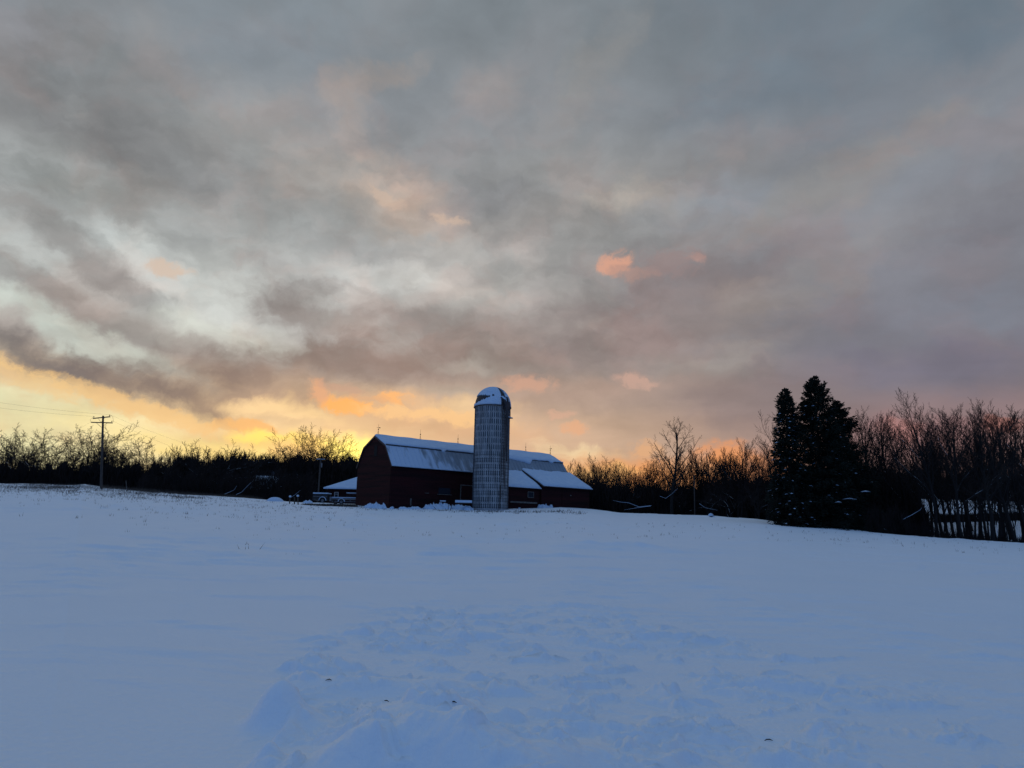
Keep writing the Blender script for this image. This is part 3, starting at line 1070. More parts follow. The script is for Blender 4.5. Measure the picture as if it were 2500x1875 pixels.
# window and boards on the first lean-to
sa, sb = wall_s(1287, 3.35), wall_s(1302, 3.35)
z0_, z1_ = wall_z(sa, 3.35, 1215), wall_z(sa, 3.35, 1200)
win = MB().box((sa + .05, -3.42, z0_ + .05), (sb - .05, -3.41, z1_ - .05)).build('window', M_glass, barn)
rect_frame(win, 'window_frame', sa, sb, z0_, z1_, .07, -3.46, -3.405, M_trim)
sa, sb = wall_s(1244, 3.35), wall_s(1311, 3.35)
z0_ = wall_z(sa, 3.35, 1227)
MB().box((sa, -3.55, z0_), (s_mid - .6, -3.405, z0_ + .20)).build('feed_board', M_trim, barn)
s2 = wall_s(1391, 3.6); z2 = wall_z(s2, 3.6, 1211)
MB().box((s2, -3.72, z2), (s2 + .2, -3.66, z2 + .14)).build('wall_lamp', M_trim, barn)
s3 = wall_s(1371, 3.6)
MB().box((s3, -3.70, -1), (s3 + .1, -3.655, 3.3)).build('batten', M_red, barn)

# ------------------------------------------------------------------ silo
SR, SH = 2.14, 12.0
sp = foot(1196.0, 85.0)
silo = thing('silo', 'tall pale concrete stave silo with a snowy dome in front of the barn', 'silo', sp, 0)
SY = math.atan2(-sp.y, -sp.x)      # direction from the silo towards the camera
ROWS, COLS = 16, 52
SH = height_to(sp, 996)
rh = SH / ROWS
MB().tube([(0, 0, -1.5), (0, 0, SH - .02)], SR - .075, 48).build('silo_core', M_concd, silo, True)
MB().tube([(0, 0, -1.5), (0, 0, .12)], SR + .14, 48).build('footing', M_conc, silo)


def stave_mesh(w, h, th=.06, rec=.04):
    """a slab with a raised rim, a recessed panel and a rounded panel head; x outwards"""
    m_ = MB()
    y, z, ri = w / 2 - .006, h / 2 - .010, .048
    vs = [(0, -y, -z), (0, y, -z), (0, y, z), (0, -y, z),
          (th, -y, -z), (th, y, -z), (th, y, z), (th, -y, z)]
    yi, zi = y - ri, z - ri * 1.3
    inner = [(-yi, -zi), (yi, -zi), (yi, zi * .72), (yi * .55, zi), (-yi * .55, zi), (-yi, zi * .72)]
    b = len(vs)
    vs += [(th, a, c) for a, c in inner] + [(th - rec, a, c) for a, c in inner]
    fs = [(0, 4, 7, 3), (1, 2, 6, 5), (3, 7, 6, 2), (0, 1, 5, 4),
          (4, 5, b + 1, b + 0), (5, 6, b + 2, b + 1), (6, b + 3, b + 2), (6, 7, b + 4, b + 3), (7, b + 5, b + 4), (7, 4, b + 0, b + 5)]
    for i in range(6):
        j = (i + 1) % 6
        fs.append((b + i, b + j, b + 6 + j, b + 6 + i))
    fs.append(tuple(b + 6 + i for i in range(6)))
    m_.add(vs, fs)
    return m_


sw = 2 * math.pi * SR / COLS
variants = [(0.19, 0.215, 0.25), (0.14, 0.16, 0.195), (0.24, 0.26, 0.29), (0.115, 0.135, 0.165)]
M_rim = mat('stave_rim', (0.52, 0.54, 0.56), (0.34, 0.36, 0.39), rough=0.85, scale=2.5)
smeshes = []
for i, c in enumerate(variants):
    mm = mat('stave_concrete_%d' % i, c, tuple(v * .72 for v in c), rough=0.85, scale=2.2, bump=.3, bscale=9)
    me = stave_mesh(sw, rh).mesh('stave', mm)
    me.materials.append(M_rim)
    for p_ in me.polygons:
        if p_.index < 10:
            p_.material_index = 1
    smeshes.append((me, mm))
for mm in [M_rim] + [q[1] for q in smeshes]:
    N, L = mm.node_tree.nodes, mm.node_tree.links
    geo = N.new('ShaderNodeNewGeometry')
    m2_ = N.new('ShaderNodeMapping'); m2_.inputs[3].default_value = (1.0, 1.0, 0.16)
    L.new(geo.outputs['Position'], m2_.inputs[0])
    nz_ = N.new('ShaderNodeTexNoise'); nz_.inputs['Scale'].default_value = 2.6; nz_.inputs['Detail'].default_value = 6; nz_.inputs['Roughness'].default_value = .65
    L.new(m2_.outputs[0], nz_.inputs['Vector'])
    rg_ = N.new('ShaderNodeMapRange'); rg_.inputs[1].default_value, rg_.inputs[2].default_value = .34, .64
    rg_.inputs[3].default_value, rg_.inputs[4].default_value = .50, 1.12
    L.new(nz_.outputs['Fac'], rg_.inputs[0])
    bs_ = N['Principled BSDF']; src_ = bs_.inputs['Base Color'].links[0].from_socket
    mx_ = N.new('ShaderNodeMix'); mx_.data_type = 'RGBA'; mx_.blend_type = 'MULTIPLY'; mx_.inputs[0].default_value = 1
    L.new(src_, mx_.inputs[6]); L.new(rg_.outputs[0], mx_.inputs[7]); L.new(mx_.outputs[2], bs_.inputs['Base Color'])
cells = []
for r_ in range(ROWS):
    for c_ in range(COLS):
        a_ = 2 * math.pi * (c_ + .5 * (r_ % 2) * 0) / COLS + .03
        da = abs((a_ - SY + math.pi) % (2 * math.pi) - math.pi)
        cells.append((da, r_, c_, a_))
cells.sort()
rest = MB()
for idx, (da, r_, c_, a_) in enumerate(cells):
    zc_ = (r_ + .5) * rh
    if idx < 300:
        me, mm = R.choice(smeshes)
        o = bpy.data.objects.new('stave', me)
        o.location = ((SR - .06 + R.uniform(-.006, .006)) * math.cos(a_), (SR - .06) * math.sin(a_), zc_)
        o.rotation_euler = (0, 0, a_)
        link(o, silo)
    else:
        M = Matrix.Translation(((SR - .06) * math.cos(a_), (SR - .06) * math.sin(a_), zc_)) @ Matrix.Rotation(a_, 4, 'Z')
        t = stave_mesh(sw, rh)
        rest.add([M @ Vector(v) for v in t.v], t.f)
o = rest.build('staves_round_the_side', smeshes[1][1], silo); o['kind'] = 'stuff'
for r_ in range(ROWS + 1):
    for dz in ((0, -.22, .22) if r_ < 9 else (0,)):
        zz = r_ * rh + dz
        if zz < .15 or zz > SH - .1: continue
        mb = MB(); vs = []; fs = []
        n_ = 48
        for k in range(n_):
            t = 2 * math.pi * k / n_
            for rr, z_ in ((SR + .004, -.010), (SR + .022, -.010), (SR + .022, .010), (SR + .004, .010)):
                vs.append((rr * math.cos(t), rr * math.sin(t), zz + z_))
        for k in range(n_):
            k2 = (k + 1) % n_
            for j in range(4):
                j2 = (j + 1) % 4
                fs.append((k * 4 + j, k2 * 4 + j, k2 * 4 + j2, k * 4 + j2))
        mb.add(vs, fs).build('hoop', M_rust, silo)
# dome
DH = height_to(sp, 948) - SH


def dome_pt(t, a, off=0.0):
    """t 0 at rim .. 1 at apex"""
    ph = t * math.pi / 2
    r_ = (SR + .02 + off) * math.cos(ph) ** .92 if t < 1 else 0
    z_ = SH + .10 + (DH - .05 + off) * math.sin(ph) ** 1.02
    return Vector((r_ * math.cos(a), r_ * math.sin(a), z_))


mb = MB(); NA, NT = 64, 24
vs = [dome_pt(j / NT, 2 * math.pi * i / NA) for j in range(NT) for i in range(NA)] + [dome_pt(1, 0)]
fs = [(j * NA + i, j * NA + (i + 1) % NA, (j + 1) * NA + (i + 1) % NA, (j + 1) * NA + i) for j in range(NT - 1) for i in range(NA)]
fs += [((NT - 1) * NA + i, (NT - 1) * NA + (i + 1) % NA, NT * NA) for i in range(NA)]
mb.add(vs, fs).build('dome', M_dome, silo, True)
mb = MB(); vs = []; fs = []
for i in range(64):
    t = 2 * math.pi * i / 64
    for rr, zz in ((SR - .02, SH - .04), (SR + .14, SH - .04), (SR + .16, SH + .05), (SR - .02, SH + .13)):
        vs.append((rr * math.cos(t), rr * math.sin(t), zz))
for i in range(64):
    i2 = (i + 1) % 64
    for j in range(4):
        j2 = (j + 1) % 4
        fs.append((i * 4 + j, i2 * 4 + j, i2 * 4 + j2, i * 4 + j2))
mb.add(vs, fs).build('rim', M_rust, silo, True)
# snow shell on the dome, broken where it has slid off.  angles: 0 = towards the camera, + = right
mb = MB(); NA, NT = 160, 44
vs = []; keep = set()
rr = random.Random(4)
jit = [rr.uniform(-1, 1) for _ in range(NA + 1)]


def bare(t, a):
    k_ = a * 57.3
    n_ = .5 * math.sin(a * 23) + .5 * math.sin(a * 41 + 1) + .4 * jit[int((a + math.pi) / (2 * math.pi) * NA) % NA]
    # band on the left, near the rim
    lo, hi = .15 + .012 * n_, .33 + .03 * n_
    if k_ < -8:
        wd = min(1, (-8 - k_) / 50)
        c_ = .27 - .06 * wd
        if abs(t - c_) < .014 + .125 * wd ** .8 + .018 * n_:
            return True
    if -2 < k_ < 4 and abs(t - .31) < .03 + .01 * n_:
        return True
    # dark strip by the hatch, from the rim to near the apex
    c0, c1 = 28, 44 + 12 * (t)
    if c0 + 3 * n_ + 4 * t < k_ < c1 and t < .93:
        return True
    if 50 < k_ < 60 and .02 < t < .3:
        return True
    if 52 < k_ < 62 and (abs(t - .42) < .012 or abs(t - .56) < .012):
        return True
    return False


for j in range(NT + 1):
    for i in range(NA):
        a = -math.pi + 2 * math.pi * i / NA
        off = .10 if j else .02
        vs.append(dome_pt(min(j / NT, .995), a + SY, off))
for j in range(NT):
    for i in range(NA):
        a = -math.pi + 2 * math.pi * (i + .5) / NA
        if not bare((j + .5) / NT, a):
            fs_ = (j * NA + i, j * NA + (i + 1) % NA, (j + 1) * NA + (i + 1) % NA, (j + 1) * NA + i)
            keep.add((j, i))
            mb.f.append(fs_)
b0 = len(vs)
inner_needed = {}
for (j, i) in keep:
    for (dj, di, e) in ((0, 1, ((j, i + 1), (j + 1, i + 1))), (0, -1, ((j + 1, i), (j, i))), (1, 0, ((j + 1, i + 1), (j + 1, i))), (-1, 0, ((j, i), (j, i + 1)))):
        jj, ii = j + dj, (i + di) % NA
        if 0 <= jj < NT and (jj, ii) not in keep:
            ids = []
            for (a_, b_) in e:
                b_ %= NA
                if (a_, b_) not in inner_needed:
                    inner_needed[(a_, b_)] = len(vs)
                    vs.append(dome_pt(min(a_ / NT, .995), -math.pi + 2 * math.pi * b_ / NA + SY, -.02))
                ids.append((a_ * NA + b_, inner_needed[(a_, b_)]))
            mb.f.append((ids[0][0], ids[1][0], ids[1][1], ids[0][1]))
mb.v = [tuple(v) for v in vs]
mb.build('dome_snow', M_shade_snow, silo, True)
# ladder cage and fill pipe on the camera side, 32 degrees to the right (clockwise seen from above is -)


def sil(a_deg, r_, z_):
    a = SY + math.radians(a_deg)
    return Vector((r_ * math.cos(a), r_ * math.sin(a), z_))


chute = MB()
chute.tube([sil(38, SR + .22, 4.0), sil(38, SR + .22, SH + .2)], .05, 6)
for a_ in (31, 45):
    chute.tube([sil(a_, SR + .16, 1.2 if a_ == 31 else 2.6), sil(a_, SR + .16, SH + .5)], .035, 5)
lad = chute.build('ladder', M_rust, silo)
zz = 1.5
ru = MB().tube([sil(31, SR + .16, 0), sil(45, SR + .16, 0)], .022, 4)
me = ru.mesh('rung', M_rust)
while zz < SH + .4:
    o = bpy.data.objects.new('rung', me); o.location = (0, 0, zz); link(o, lad)
    zz += .33
MB().tube([sil(31, SR + .06, .0), sil(31, SR + .06, 2.8)], .04, 5).build('cable_pipe', M_rust, silo)
pipe = MB()
pipe.tube([sil(46, SR + .38, 5.6), sil(46, SR + .36, SH - 2.5), sil(44, SR + .34, SH - 1.0), sil(38, SR + .42, SH + .2), sil(34, SR + .40, SH + .65), sil(30, SR + .12, SH + .95), sil(28, SR - .35, SH + .95)], [.10, .12, .14, .15, .15, .14, .12], 10)
pipe.build('fill_pipe', M_dome, silo, True)
pipe = MB().tube([sil(38, SR + .42, SH + .32), sil(34, SR + .42, SH + .75), sil(30, SR + .14, SH + 1.06), sil(28, SR - .2, SH + 1.08)], [.10, .12, .12, .06], 8)
pipe.build('pipe_snow', M_shade_snow, silo, True)
MB().box((0, -.45, 0), (.5, .45, .05), Matrix.Translation(sil(58, SR, SH - 1.4)) @ Matrix.Rotation(SY + math.radians(58), 4, 'Z')).build('platform', M_rust, silo)
MB().box((.02, -.43, .052), (.48, .43, .13), Matrix.Translation(sil(58, SR, SH - 1.4)) @ Matrix.Rotation(SY + math.radians(58), 4, 'Z')).build('platform_snow', M_shade_snow, silo)
hb = MB()
for a_ in (50, 57, 64):
    hb.tube([sil(a_, SR + .28, SH - 1.4), sil(a_, SR + .2, SH + .3), dome_pt(.3, SY + math.radians(a_), .12)], .028, 4)
hb.build('hatch_rail', M_rust, silo)
MB().box((-.05, -.5, -.1), (.30, .5, .75), Matrix.Translation(sil(47, SR - .05, SH - .2)) @ Matrix.Rotation(SY + math.radians(47), 4, 'Z')).build('hatch', M_dome, silo)

# ------------------------------------------------------------------ outbuilding left of the barn
op = foot(797, 96)
shed = thing('shed', 'low dark red shed with one white framed window left of the barn', 'shed', op, math.radians(-2))
sh_h = height_to(op, 1194)
MB().box((0, 0, -1), (9, 6, sh_h)).build('wall', M_red, shed)
sb2 = MB(); zz = -.2
while zz < sh_h - .2:
    sb2.add([(0, -.004, zz), (8.9, -.004, zz), (8.9, -.04, zz), (0, -.04, zz), (0, -.004, zz + .2), (8.9, -.004, zz + .2), (8.9, -.012, zz + .2), (0, -.012, zz + .2)],
            [(0, 3, 2, 1), (3, 7, 6, 2), (4, 5, 6, 7), (0, 4, 7, 3), (1, 2, 6, 5)])
    zz += .21
o = sb2.build('siding', M_red, shed); o['kind'] = 'stuff'
rz_ = sh_h + 1.9
rv = [(-.45, -.45, sh_h), (9.4, -.45, sh_h), (9.4, 6.4, sh_h), (-.45, 6.4, sh_h), (3.8, 3, rz_), (7, 3, rz_)]
MB().add([(x, y, z + .02) for x, y, z in rv], [(0, 1, 5, 4), (1, 2, 5), (2, 3, 4, 5), (3, 0, 4), (3, 2, 1, 0)]).build('roof', M_rust, shed)
top = [(x, y, z + .20) for x, y, z in rv]
low = [(x, y, z + .03) for x, y, z in rv[:4]]
MB().add(top + low, [(0, 1, 5, 4), (1, 2, 5), (2, 3, 4, 5), (3, 0, 4), (6, 7, 1, 0), (7, 8, 2, 1), (8, 9, 3, 2), (9, 6, 0, 3)]).build('roof_snow', M_shade_snow, shed)
wx = 1.05
w = MB().box((wx, -.06, sh_h - 1.15), (wx + .42, -.05, sh_h - .42)).build('window', M_glass, shed)
rect_frame(w, 'window_frame', wx - .06, wx + .48, sh_h - 1.2, sh_h - .37, .06, -.11, -.045, mat('white_frame', (.5, .48, .46), rough=.7), [(sh_h - .65, True)])

# ------------------------------------------------------------------ trailers by the shed
tp = foot(762, 93)
tr = thing('box_trailer', 'dark snow topped box trailer parked left of the red shed', 'trailer', tp, math.radians(-3))
b_ = height_to(tp, 1205)
prof_t = [Vector((0.0, 0, .35)), Vector((1.95, 0, .35)), Vector((1.95, 0, b_)), Vector((.12, 0, b_)), Vector((0, 0, b_ - .2))]
MB().prism(prof_t, (0, 0, 0), (0, 1.6, 0)).build('body', M_dkpaint, tr)
MB().box((.02, .0, b_ + .004), (1.97, 1.6, b_ + .14)).build('roof_snow', M_shade_snow, tr)
MB().box((.1, -.03, .8), (1.9, -.004, .86)).build('side_rail', M_galv, tr)


def wheel(parent, x, y, r_, w_=.18, rim_m=M_galv):
    wv = MB()
    n_ = 20
    vs, fs = [], []
    prof_w = [(r_ * .62, 0), (r_ * .93, 0), (r_, .03), (r_, w_ - .03), (r_ * .93, w_), (r_ * .62, w_)]
    for k in range(n_):
        t = 2 * math.pi * k / n_
        for rr_, yy in prof_w:
            vs.append((x + rr_ * math.cos(t), y + yy, r_ + rr_ * math.sin(t)))
    k6 = len(prof_w)
    for k in range(n_):
        k2 = (k + 1) % n_
        for j in range(k6):
            j2 = (j + 1) % k6
            fs.append((k * k6 + j, k2 * k6 + j, k2 * k6 + j2, k * k6 + j2))
    wo_ = wv.add(vs, fs).build('wheel', M_tyre, parent)
    rm = MB(); vs = [(x, y + .06, r_)]; fs = []
    for k in range(n_):
        t = 2 * math.pi * k / n_
        vs.append((x + r_ * .63 * math.cos(t), y + .01, r_ + r_ * .63 * math.sin(t)))
    for k in range(n_):
        fs.append((0, 1 + k, 1 + (k + 1) % n_))
    rm.add(vs, fs).build('rim', rim_m, wo_)
    return wo_


def fender(parent, x, y, r_, m_, name='fender'):
    mb = MB(); vs = []; fs = []
    for k in range(11):
        t = math.pi * k / 10
        for rr_ in (r_, r_ + .06):
            for yy in (y, y + .26):
                vs.append((x + rr_ * math.cos(t), yy, .32 + rr_ * math.sin(t)))
    for k in range(10):
        for (a, b) in ((0, 1), (1, 3), (3, 2), (2, 0)):
            fs.append((k * 4 + a, k * 4 + b, k * 4 + 4 + b, k * 4 + 4 + a))
    mb.add(vs, fs).build(name, m_, parent)


wheel(tr, 1.35, -.12, .30)
fender(tr, 1.35, -.14, .36, M_dkpaint); fender(tr, 1.35, -.142, .42, M_shade_snow, 'fender_snow')

tp = foot(804, 88)
ft_ = thing('flatbed_trailer', 'pale snow dusted flatbed trailer in front of the red shed', 'trailer', tp, math.radians(-2))
bed = height_to(tp, 1214)
MB().box((0, 0, bed - .22), (3.9, 1.7, bed - .05)).build('bed', M_galv, ft_)
MB().box((.02, .05, bed - .046), (3.8, 1.65, bed + .05)).build('bed_snow', M_shade_snow, ft_)
MB().box((0, -.05, bed - .45), (.22, 1.75, bed + .06)).build('tail_gate', M_galv, ft_)
fr = MB()
for xx in (.9, 1.7, 2.5, 3.3):
    fr.box((xx, -.03, bed - .5), (xx + .06, .02, bed - .222))
fr.box((.3, -.032, bed - .52), (3.8, .02, bed - .46))
fr.build('side_frame', M_galv, ft_)
wheel(ft_, .75, -.05, .30, rim_m=M_rust); wheel(ft_, 1.45, -.05, .30)
fender(ft_, 1.45, -.07, .37, M_shade_snow, 'fender_snow')
fr = MB()
fr.tube([(2.0, .3, bed), (2.0, .3, bed + .5), (3.9, .3, bed + .5), (3.9, .3, bed)], .035, 5)
fr.tube([(1.9, 1.2, bed), (1.9, 1.2, bed + .5), (3.9, 1.2, bed + .5)], .035, 5)
fr.tube([(2.2, .3, bed + .5), (2.6, .3, bed), (3.0, .3, bed + .5), (3.4, .3, bed)], .02, 4)
fr.build('rack', M_rust, ft_)
MB().box((1.95, .26, bed + .54), (3.9, .34, bed + .62)).build('rack_snow', M_shade_snow, ft_)

# ------------------------------------------------------------------ old house in the woods
hp = foot(606, 130)
hz = gz(hp.x, hp.y)
house = thing('old_house', 'small grey derelict house half hidden in the woods left of the barn', 'house', hp, math.radians(12))
hh = height_to(hp, 1186)
MB().box((0, 0, -2), (4.6, 5, hh)).build('wall', M_house, house)
M_roofpatch = snow_cover(mat('old_shingles', (.02, .02, .024), rough=.9), -.2, .1, 1.6, .75)
MB().add([(-.3, -.5, hh), (4.9, -.5, hh), (4.9, 5.5, hh), (-.3, 5.5, hh), (.6, 2.4, hh + 2.0), (4.3, 2.4, hh + 2.0)], [(0, 1, 5, 4), (1, 2, 5), (2, 3, 4, 5), (3, 0, 4), (3, 2, 1, 0)]).build('roof', M_roofpatch, house)
MB().add([(-.1, -1.8, hh - .6), (3.6, -1.8, hh - .6), (3.6, -.51, hh - .05), (-.1, -.51, hh - .05), (-.1, -1.8, hh - .68), (3.6, -1.8, hh - .68), (3.6, -.51, hh - .13), (-.1, -.51, hh - .13)],
         [(0, 1, 2, 3), (7, 6, 5, 4), (0, 4, 5, 1), (1, 5, 6, 2), (3, 7, 4, 0), (2, 6, 7, 3)]).build('porch_roof', M_roofpatch, house)
for xx in (0, 1.7, 3.4):
    MB().box((xx, -1.7, -2), (xx + .12, -1.58, hh - .66)).build('porch_post', M_house, house)
for xx in (.5, 2.2, 3.7):
    MB().box((xx, -.02, hh - 1.6), (xx + .5, -.004, hh - .7)).build('window', M_dark, house)
MB().box((3.1, 2.9, hh), (3.6, 3.4, hh + 2.9)).build('chimney', M_house, house)

# ------------------------------------------------------------------ utility poles and wires


def arm_pts(px, py, Y):
    return at(px, py, Y)


pp = foot(246.8, 94)
ptop = at(251.7, 1015, 94)
pole = thing('utility_pole', 'tall wooden utility pole with two crossarms on the left of the field', 'utility pole', pp)
L_ = lambda w_: Vector(w_) - pp
tp_ = L_(ptop)
MB().tube([(-.03, 0, -1), (0, 0, 0), tp_ * .5, tp_], [.17, .165, .145, .12], 10).build('pole', M_pole, pole, True)
arms = []
for i, (xa, ya, xb, yb) in enumerate(((229, 1022, 270.5, 1018), (224, 1031.5, 277, 1033))):
    a, b = L_(at(xa, ya, 94.0 + (.6 if i == 0 else -.5))), L_(at(xb, yb, 94.0 - (.6 if i == 0 else -.5)))
    a.y -= .18; b.y -= .18
    d = (b - a).normalized(); up = Vector((0, 0, 1)); s_ = d.cross(up).normalized()
    M = Matrix((d, s_, d.cross(s_) * -1)).transposed().to_4x4(); M.translation = (a + b) / 2
    h = (b - a).length / 2
    arm = MB().box((-h, -.05, -.065), (h, .05, .065), M).build('crossarm', M_pole, pole)
    arms.append((a, b))
    cx = (a + b) / 2
    q = MB()
    for sg in (-1, 1):
        q.tube([cx + d * sg * .62 + Vector((0, 0, -.06)), Vector((cx.x, cx.y, cx.z - .62))], .022, 4)
    q.build('brace', M_rust, pole)
    for e in ((a + d * .12), (b - d * .12)):
        if i == 1 and e.x < cx.x: continue
        MB().tube([e + Vector((0, 0, z_)) for z_ in (.05, .14, .15, .22, .24, .30)], [.018, .018, .06, .07, .05, .02], 8).build('insulator', M_ceram, pole)
q = MB()
q.tube([arms[0][0] + Vector((0, 0, .2)), arms[0][0] + Vector((-.35, 0, -.15)), arms[1][0] + Vector((-.02, 0, .05))], .014, 4)
q.tube([arms[0][1] + Vector((0, 0, .2)), arms[0][1] + Vector((.35, 0, .05)), arms[1][1] + Vector((.1, 0, .1))], .014, 4)
q.build('jumper_wire', M_wire, pole)


def wire(name, a, b, sag, label, r_=.007):
    a, b = Vector(a), Vector(b)
    pts = []
    for i in range(25):
        t = i / 24
        p = a.lerp(b, t); p.z -= sag * 4 * t * (1 - t)
        pts.append(p - a)
    o = MB().tube(pts, r_, 4).build(name, M_wire)
    o.location = a
    tag(o, label, 'power line', 'power lines on the utility pole')


w0 = pp + arms[0][0] + Vector((.1, 0, .28)); w1 = pp + arms[0][1] + Vector((-.1, 0, .28))
w2 = pp + arms[1][1] + Vector((-.1, 0, .3)); w3 = pp + arms[1][0] + Vector((.1, 0, .1))
wire('power_line', at(-260, 938, 72), w1, .4, 'upper faint wire running off left from the tall utility pole')
wire('power_line', at(-260, 955, 72), w0, .4, 'lower faint wire running off left from the tall utility pole')
wire('power_line', w1, at(640, 1122, 175), 1.2, 'upper thin wire sloping right from the tall utility pole into the trees')
wire('power_line', w2, at(600, 1128, 170), 1.4, 'lower thin wire sloping right from the tall utility pole into the trees')
wire('power_line', w3, at(60, 1085, 150), 1.0, 'thin wire dropping from the lower crossarm behind the left trees')

pp2 = foot(773.5, 112)
pole2 = thing('utility_pole', 'small utility pole with one snowy crossarm in front of the dark woods near the shed', 'utility pole', pp2)
t2 = height_to(pp2, 1121)
MB().tube([(0, 0, -1), (0, 0, t2)], [.15, .11], 8).build('pole', M_pole, pole2, True)
MB().box((-.66, -.06, t2 - .12), (.66, .06, t2 - .02)).build('crossarm', M_pole, pole2)
MB().box((-.66, -.06, t2 - .016), (.66, .06, t2 + .05)).build('crossarm_snow', M_shade_snow, pole2)
MB().tube([(.22, -.1, t2 - 1.3), (.22, -.1, t2 - .6)], .12, 8).build('transformer', M_galv, pole2, True)


def post(px, py0, py1, Y, r_, label, lean=(0, 0), snow=False, m_=M_pole, name='wooden_post', cat='post', group=None):
    p = foot(px, Y)
    h = height_to(p, py1)
    t = thing(name, label, cat, p, 0, group)
    MB().tube([(0, 0, -.4), (lean[0], lean[1], h)], [r_, r_ * .85], 7).build('shaft', m_, t, True)
    if snow:
        c = Vector((lean[0], lean[1], h))
        MB().tube([c + Vector((0, 0, z_)) for z_ in (-.04, .03, .10, .17, .20)], [r_ * 1.2, r_ * 2.0, r_ * 2.1, r_ * 1.2, .01], 8).build('snow_cap', M_shade_snow, t, True)
    return t


post(312, 1197, 1173, 93, .04, 'thin pale stake leaning left beside the tall utility pole', (-.42, 0), m_=M_trim, name='leaning_stake', cat='stake')
g_ = 'short posts standing in the snow left of the barn'
post(707, 1228, 1213.5, 84, .075, 'short dark post with a snow cap, leftmost of the three left of the trailers', (0, 0), True, group=g_)
post(719.5, 1230, 1213, 84, .075, 'short dark post, middle one of the three left of the trailers', (-.12, .1), False, group=g_)
post(729, 1232, 1212, 83.6, .075, 'short dark post with a wide snow cap, rightmost of the three left of the trailers', (-.2, .1), True, group=g_)
post(1696, 1255, 1160, 90, .07, 'tall thin bare pole standing in front of the wood right of the barn', (.08, 0), name='thin_pole', cat='pole')


def snowy_log(pts_px, Y, r_, label, name='fallen_branch', base=None):
    pts = [at(px, py, Y + dy) for px, py, dy in pts_px]
    b = pts[0].copy()
    t = thing(name, label, 'branch', b)
    r_ *= .36
    rad = [r_ * (1 - .75 * i / (len(pts) - 1)) for i in range(len(pts))]
    MB().tube([p - b for p in pts], rad, 6).build('wood', M_twig, t, True)
    MB().tube([p - b + Vector((0, -.01, rad[i] * .75)) for i, p in enumerate(pts)], [v * .8 for v in rad], 6).build('snow', M_shade_snow, t, True)
    return t


snowy_log([(712, 1214, 0), (722, 1207, .1), (733, 1197, .3)], 84, .06, 'snowy stick slanting up from the three short posts')
snowy_log([(548, 1207, 0), (560, 1202, 0), (572, 1196, 0), (578, 1186, 0)], 101, .10, 'snow lined fallen branch curving up at the foot of the left wood')
snowy_log([(576, 1208, 0), (590, 1202, 0), (602, 1189, 0), (613, 1178, .3)], 101, .10, 'longer snow lined branch curving up beside the old grey house')
snowy_log([(1590, 1235, 0), (1560, 1238, .5), (1535, 1228, .8), (1515, 1226, 1), (1497, 1222, 1.2)], 93, .12, 'long snow covered fallen limb lying low at the wood edge right of the barn')
snowy_log([(1588, 1236, 0), (1555, 1240, .3), (1524, 1245, .8)], 92, .10, 'second snowy limb lying just under the long one at the wood edge')
snowy_log([(1707, 1230, 0), (1722, 1240, .3), (1738, 1243, .5), (1752, 1246, .8)], 90, .08, 'snowy branch drooping beside the thin pole')
snowy_log([(1612, 1212, 0), (1625, 1217, .3), (1640, 1206, .5), (1655, 1192, .8)], 93, .08, 'snowy forked branch hanging under the tallest bare tree')
snowy_log([(2205, 1268, 0), (2225, 1258, .3), (2245, 1246, .6), (2252, 1238, .8)], 64, .07, 'snow lined limb leaning up out of the brush right of the spruces')

# snow heaps


def heap(px, py_base, w_px, h_px, Y, label, seed=0, name='snow_mound', group=None, rough=True):
    p = foot(px, Y)
    w_, h = w_px * Y / F_PX / 2, h_px * Y / F_PX
    rr = random.Random(seed)
    mb = MB(); vs = []; fs = []
    NAh, NR = 44, 14
    w_ *= 1.12
    ph = [rr.uniform(0, 6) for _ in range(4)]
    for j in range(NR + 1):
        t = j / NR
        for i in range(NAh):
            a = 2 * math.pi * i / NAh
            rad = t * (1 + .14 * math.sin(2 * a + ph[0]) + .09 * math.sin(3 * a + ph[1]))
            zz = h * (1 - t ** 2.6) * (1 + .10 * math.sin(3 * a + ph[2]) * t + .06 * math.sin(5 * a + ph[3]) * t) if t < 1 else -.25
            xx_, yy_ = w_ * rad * math.cos(a), w_ * .7 * rad * math.sin(a)
            if 0 < t < 1 and rough:
                nn = float(fbm(np.array([xx_ * 4.5 + seed]), np.array([yy_ * 4.5 + seed * 3.1]), 4, .6)[0])
                zz = max(zz + h * .75 * nn * min(1, t * 3 + .3), -.2)
            vs.append((xx_, yy_, zz))
    for j in range(NR):
        for i in range(NAh):
            i2 = (i + 1) % NAh
            fs.append((j * NAh + i, (j + 1) * NAh + i, (j + 1) * NAh + i2, j * NAh + i2))
    o = mb.add(vs, fs).build(name, M_shade_snow, None, True)
    o.location = p
    tag(o, label, 'snow mound', group)
    return o


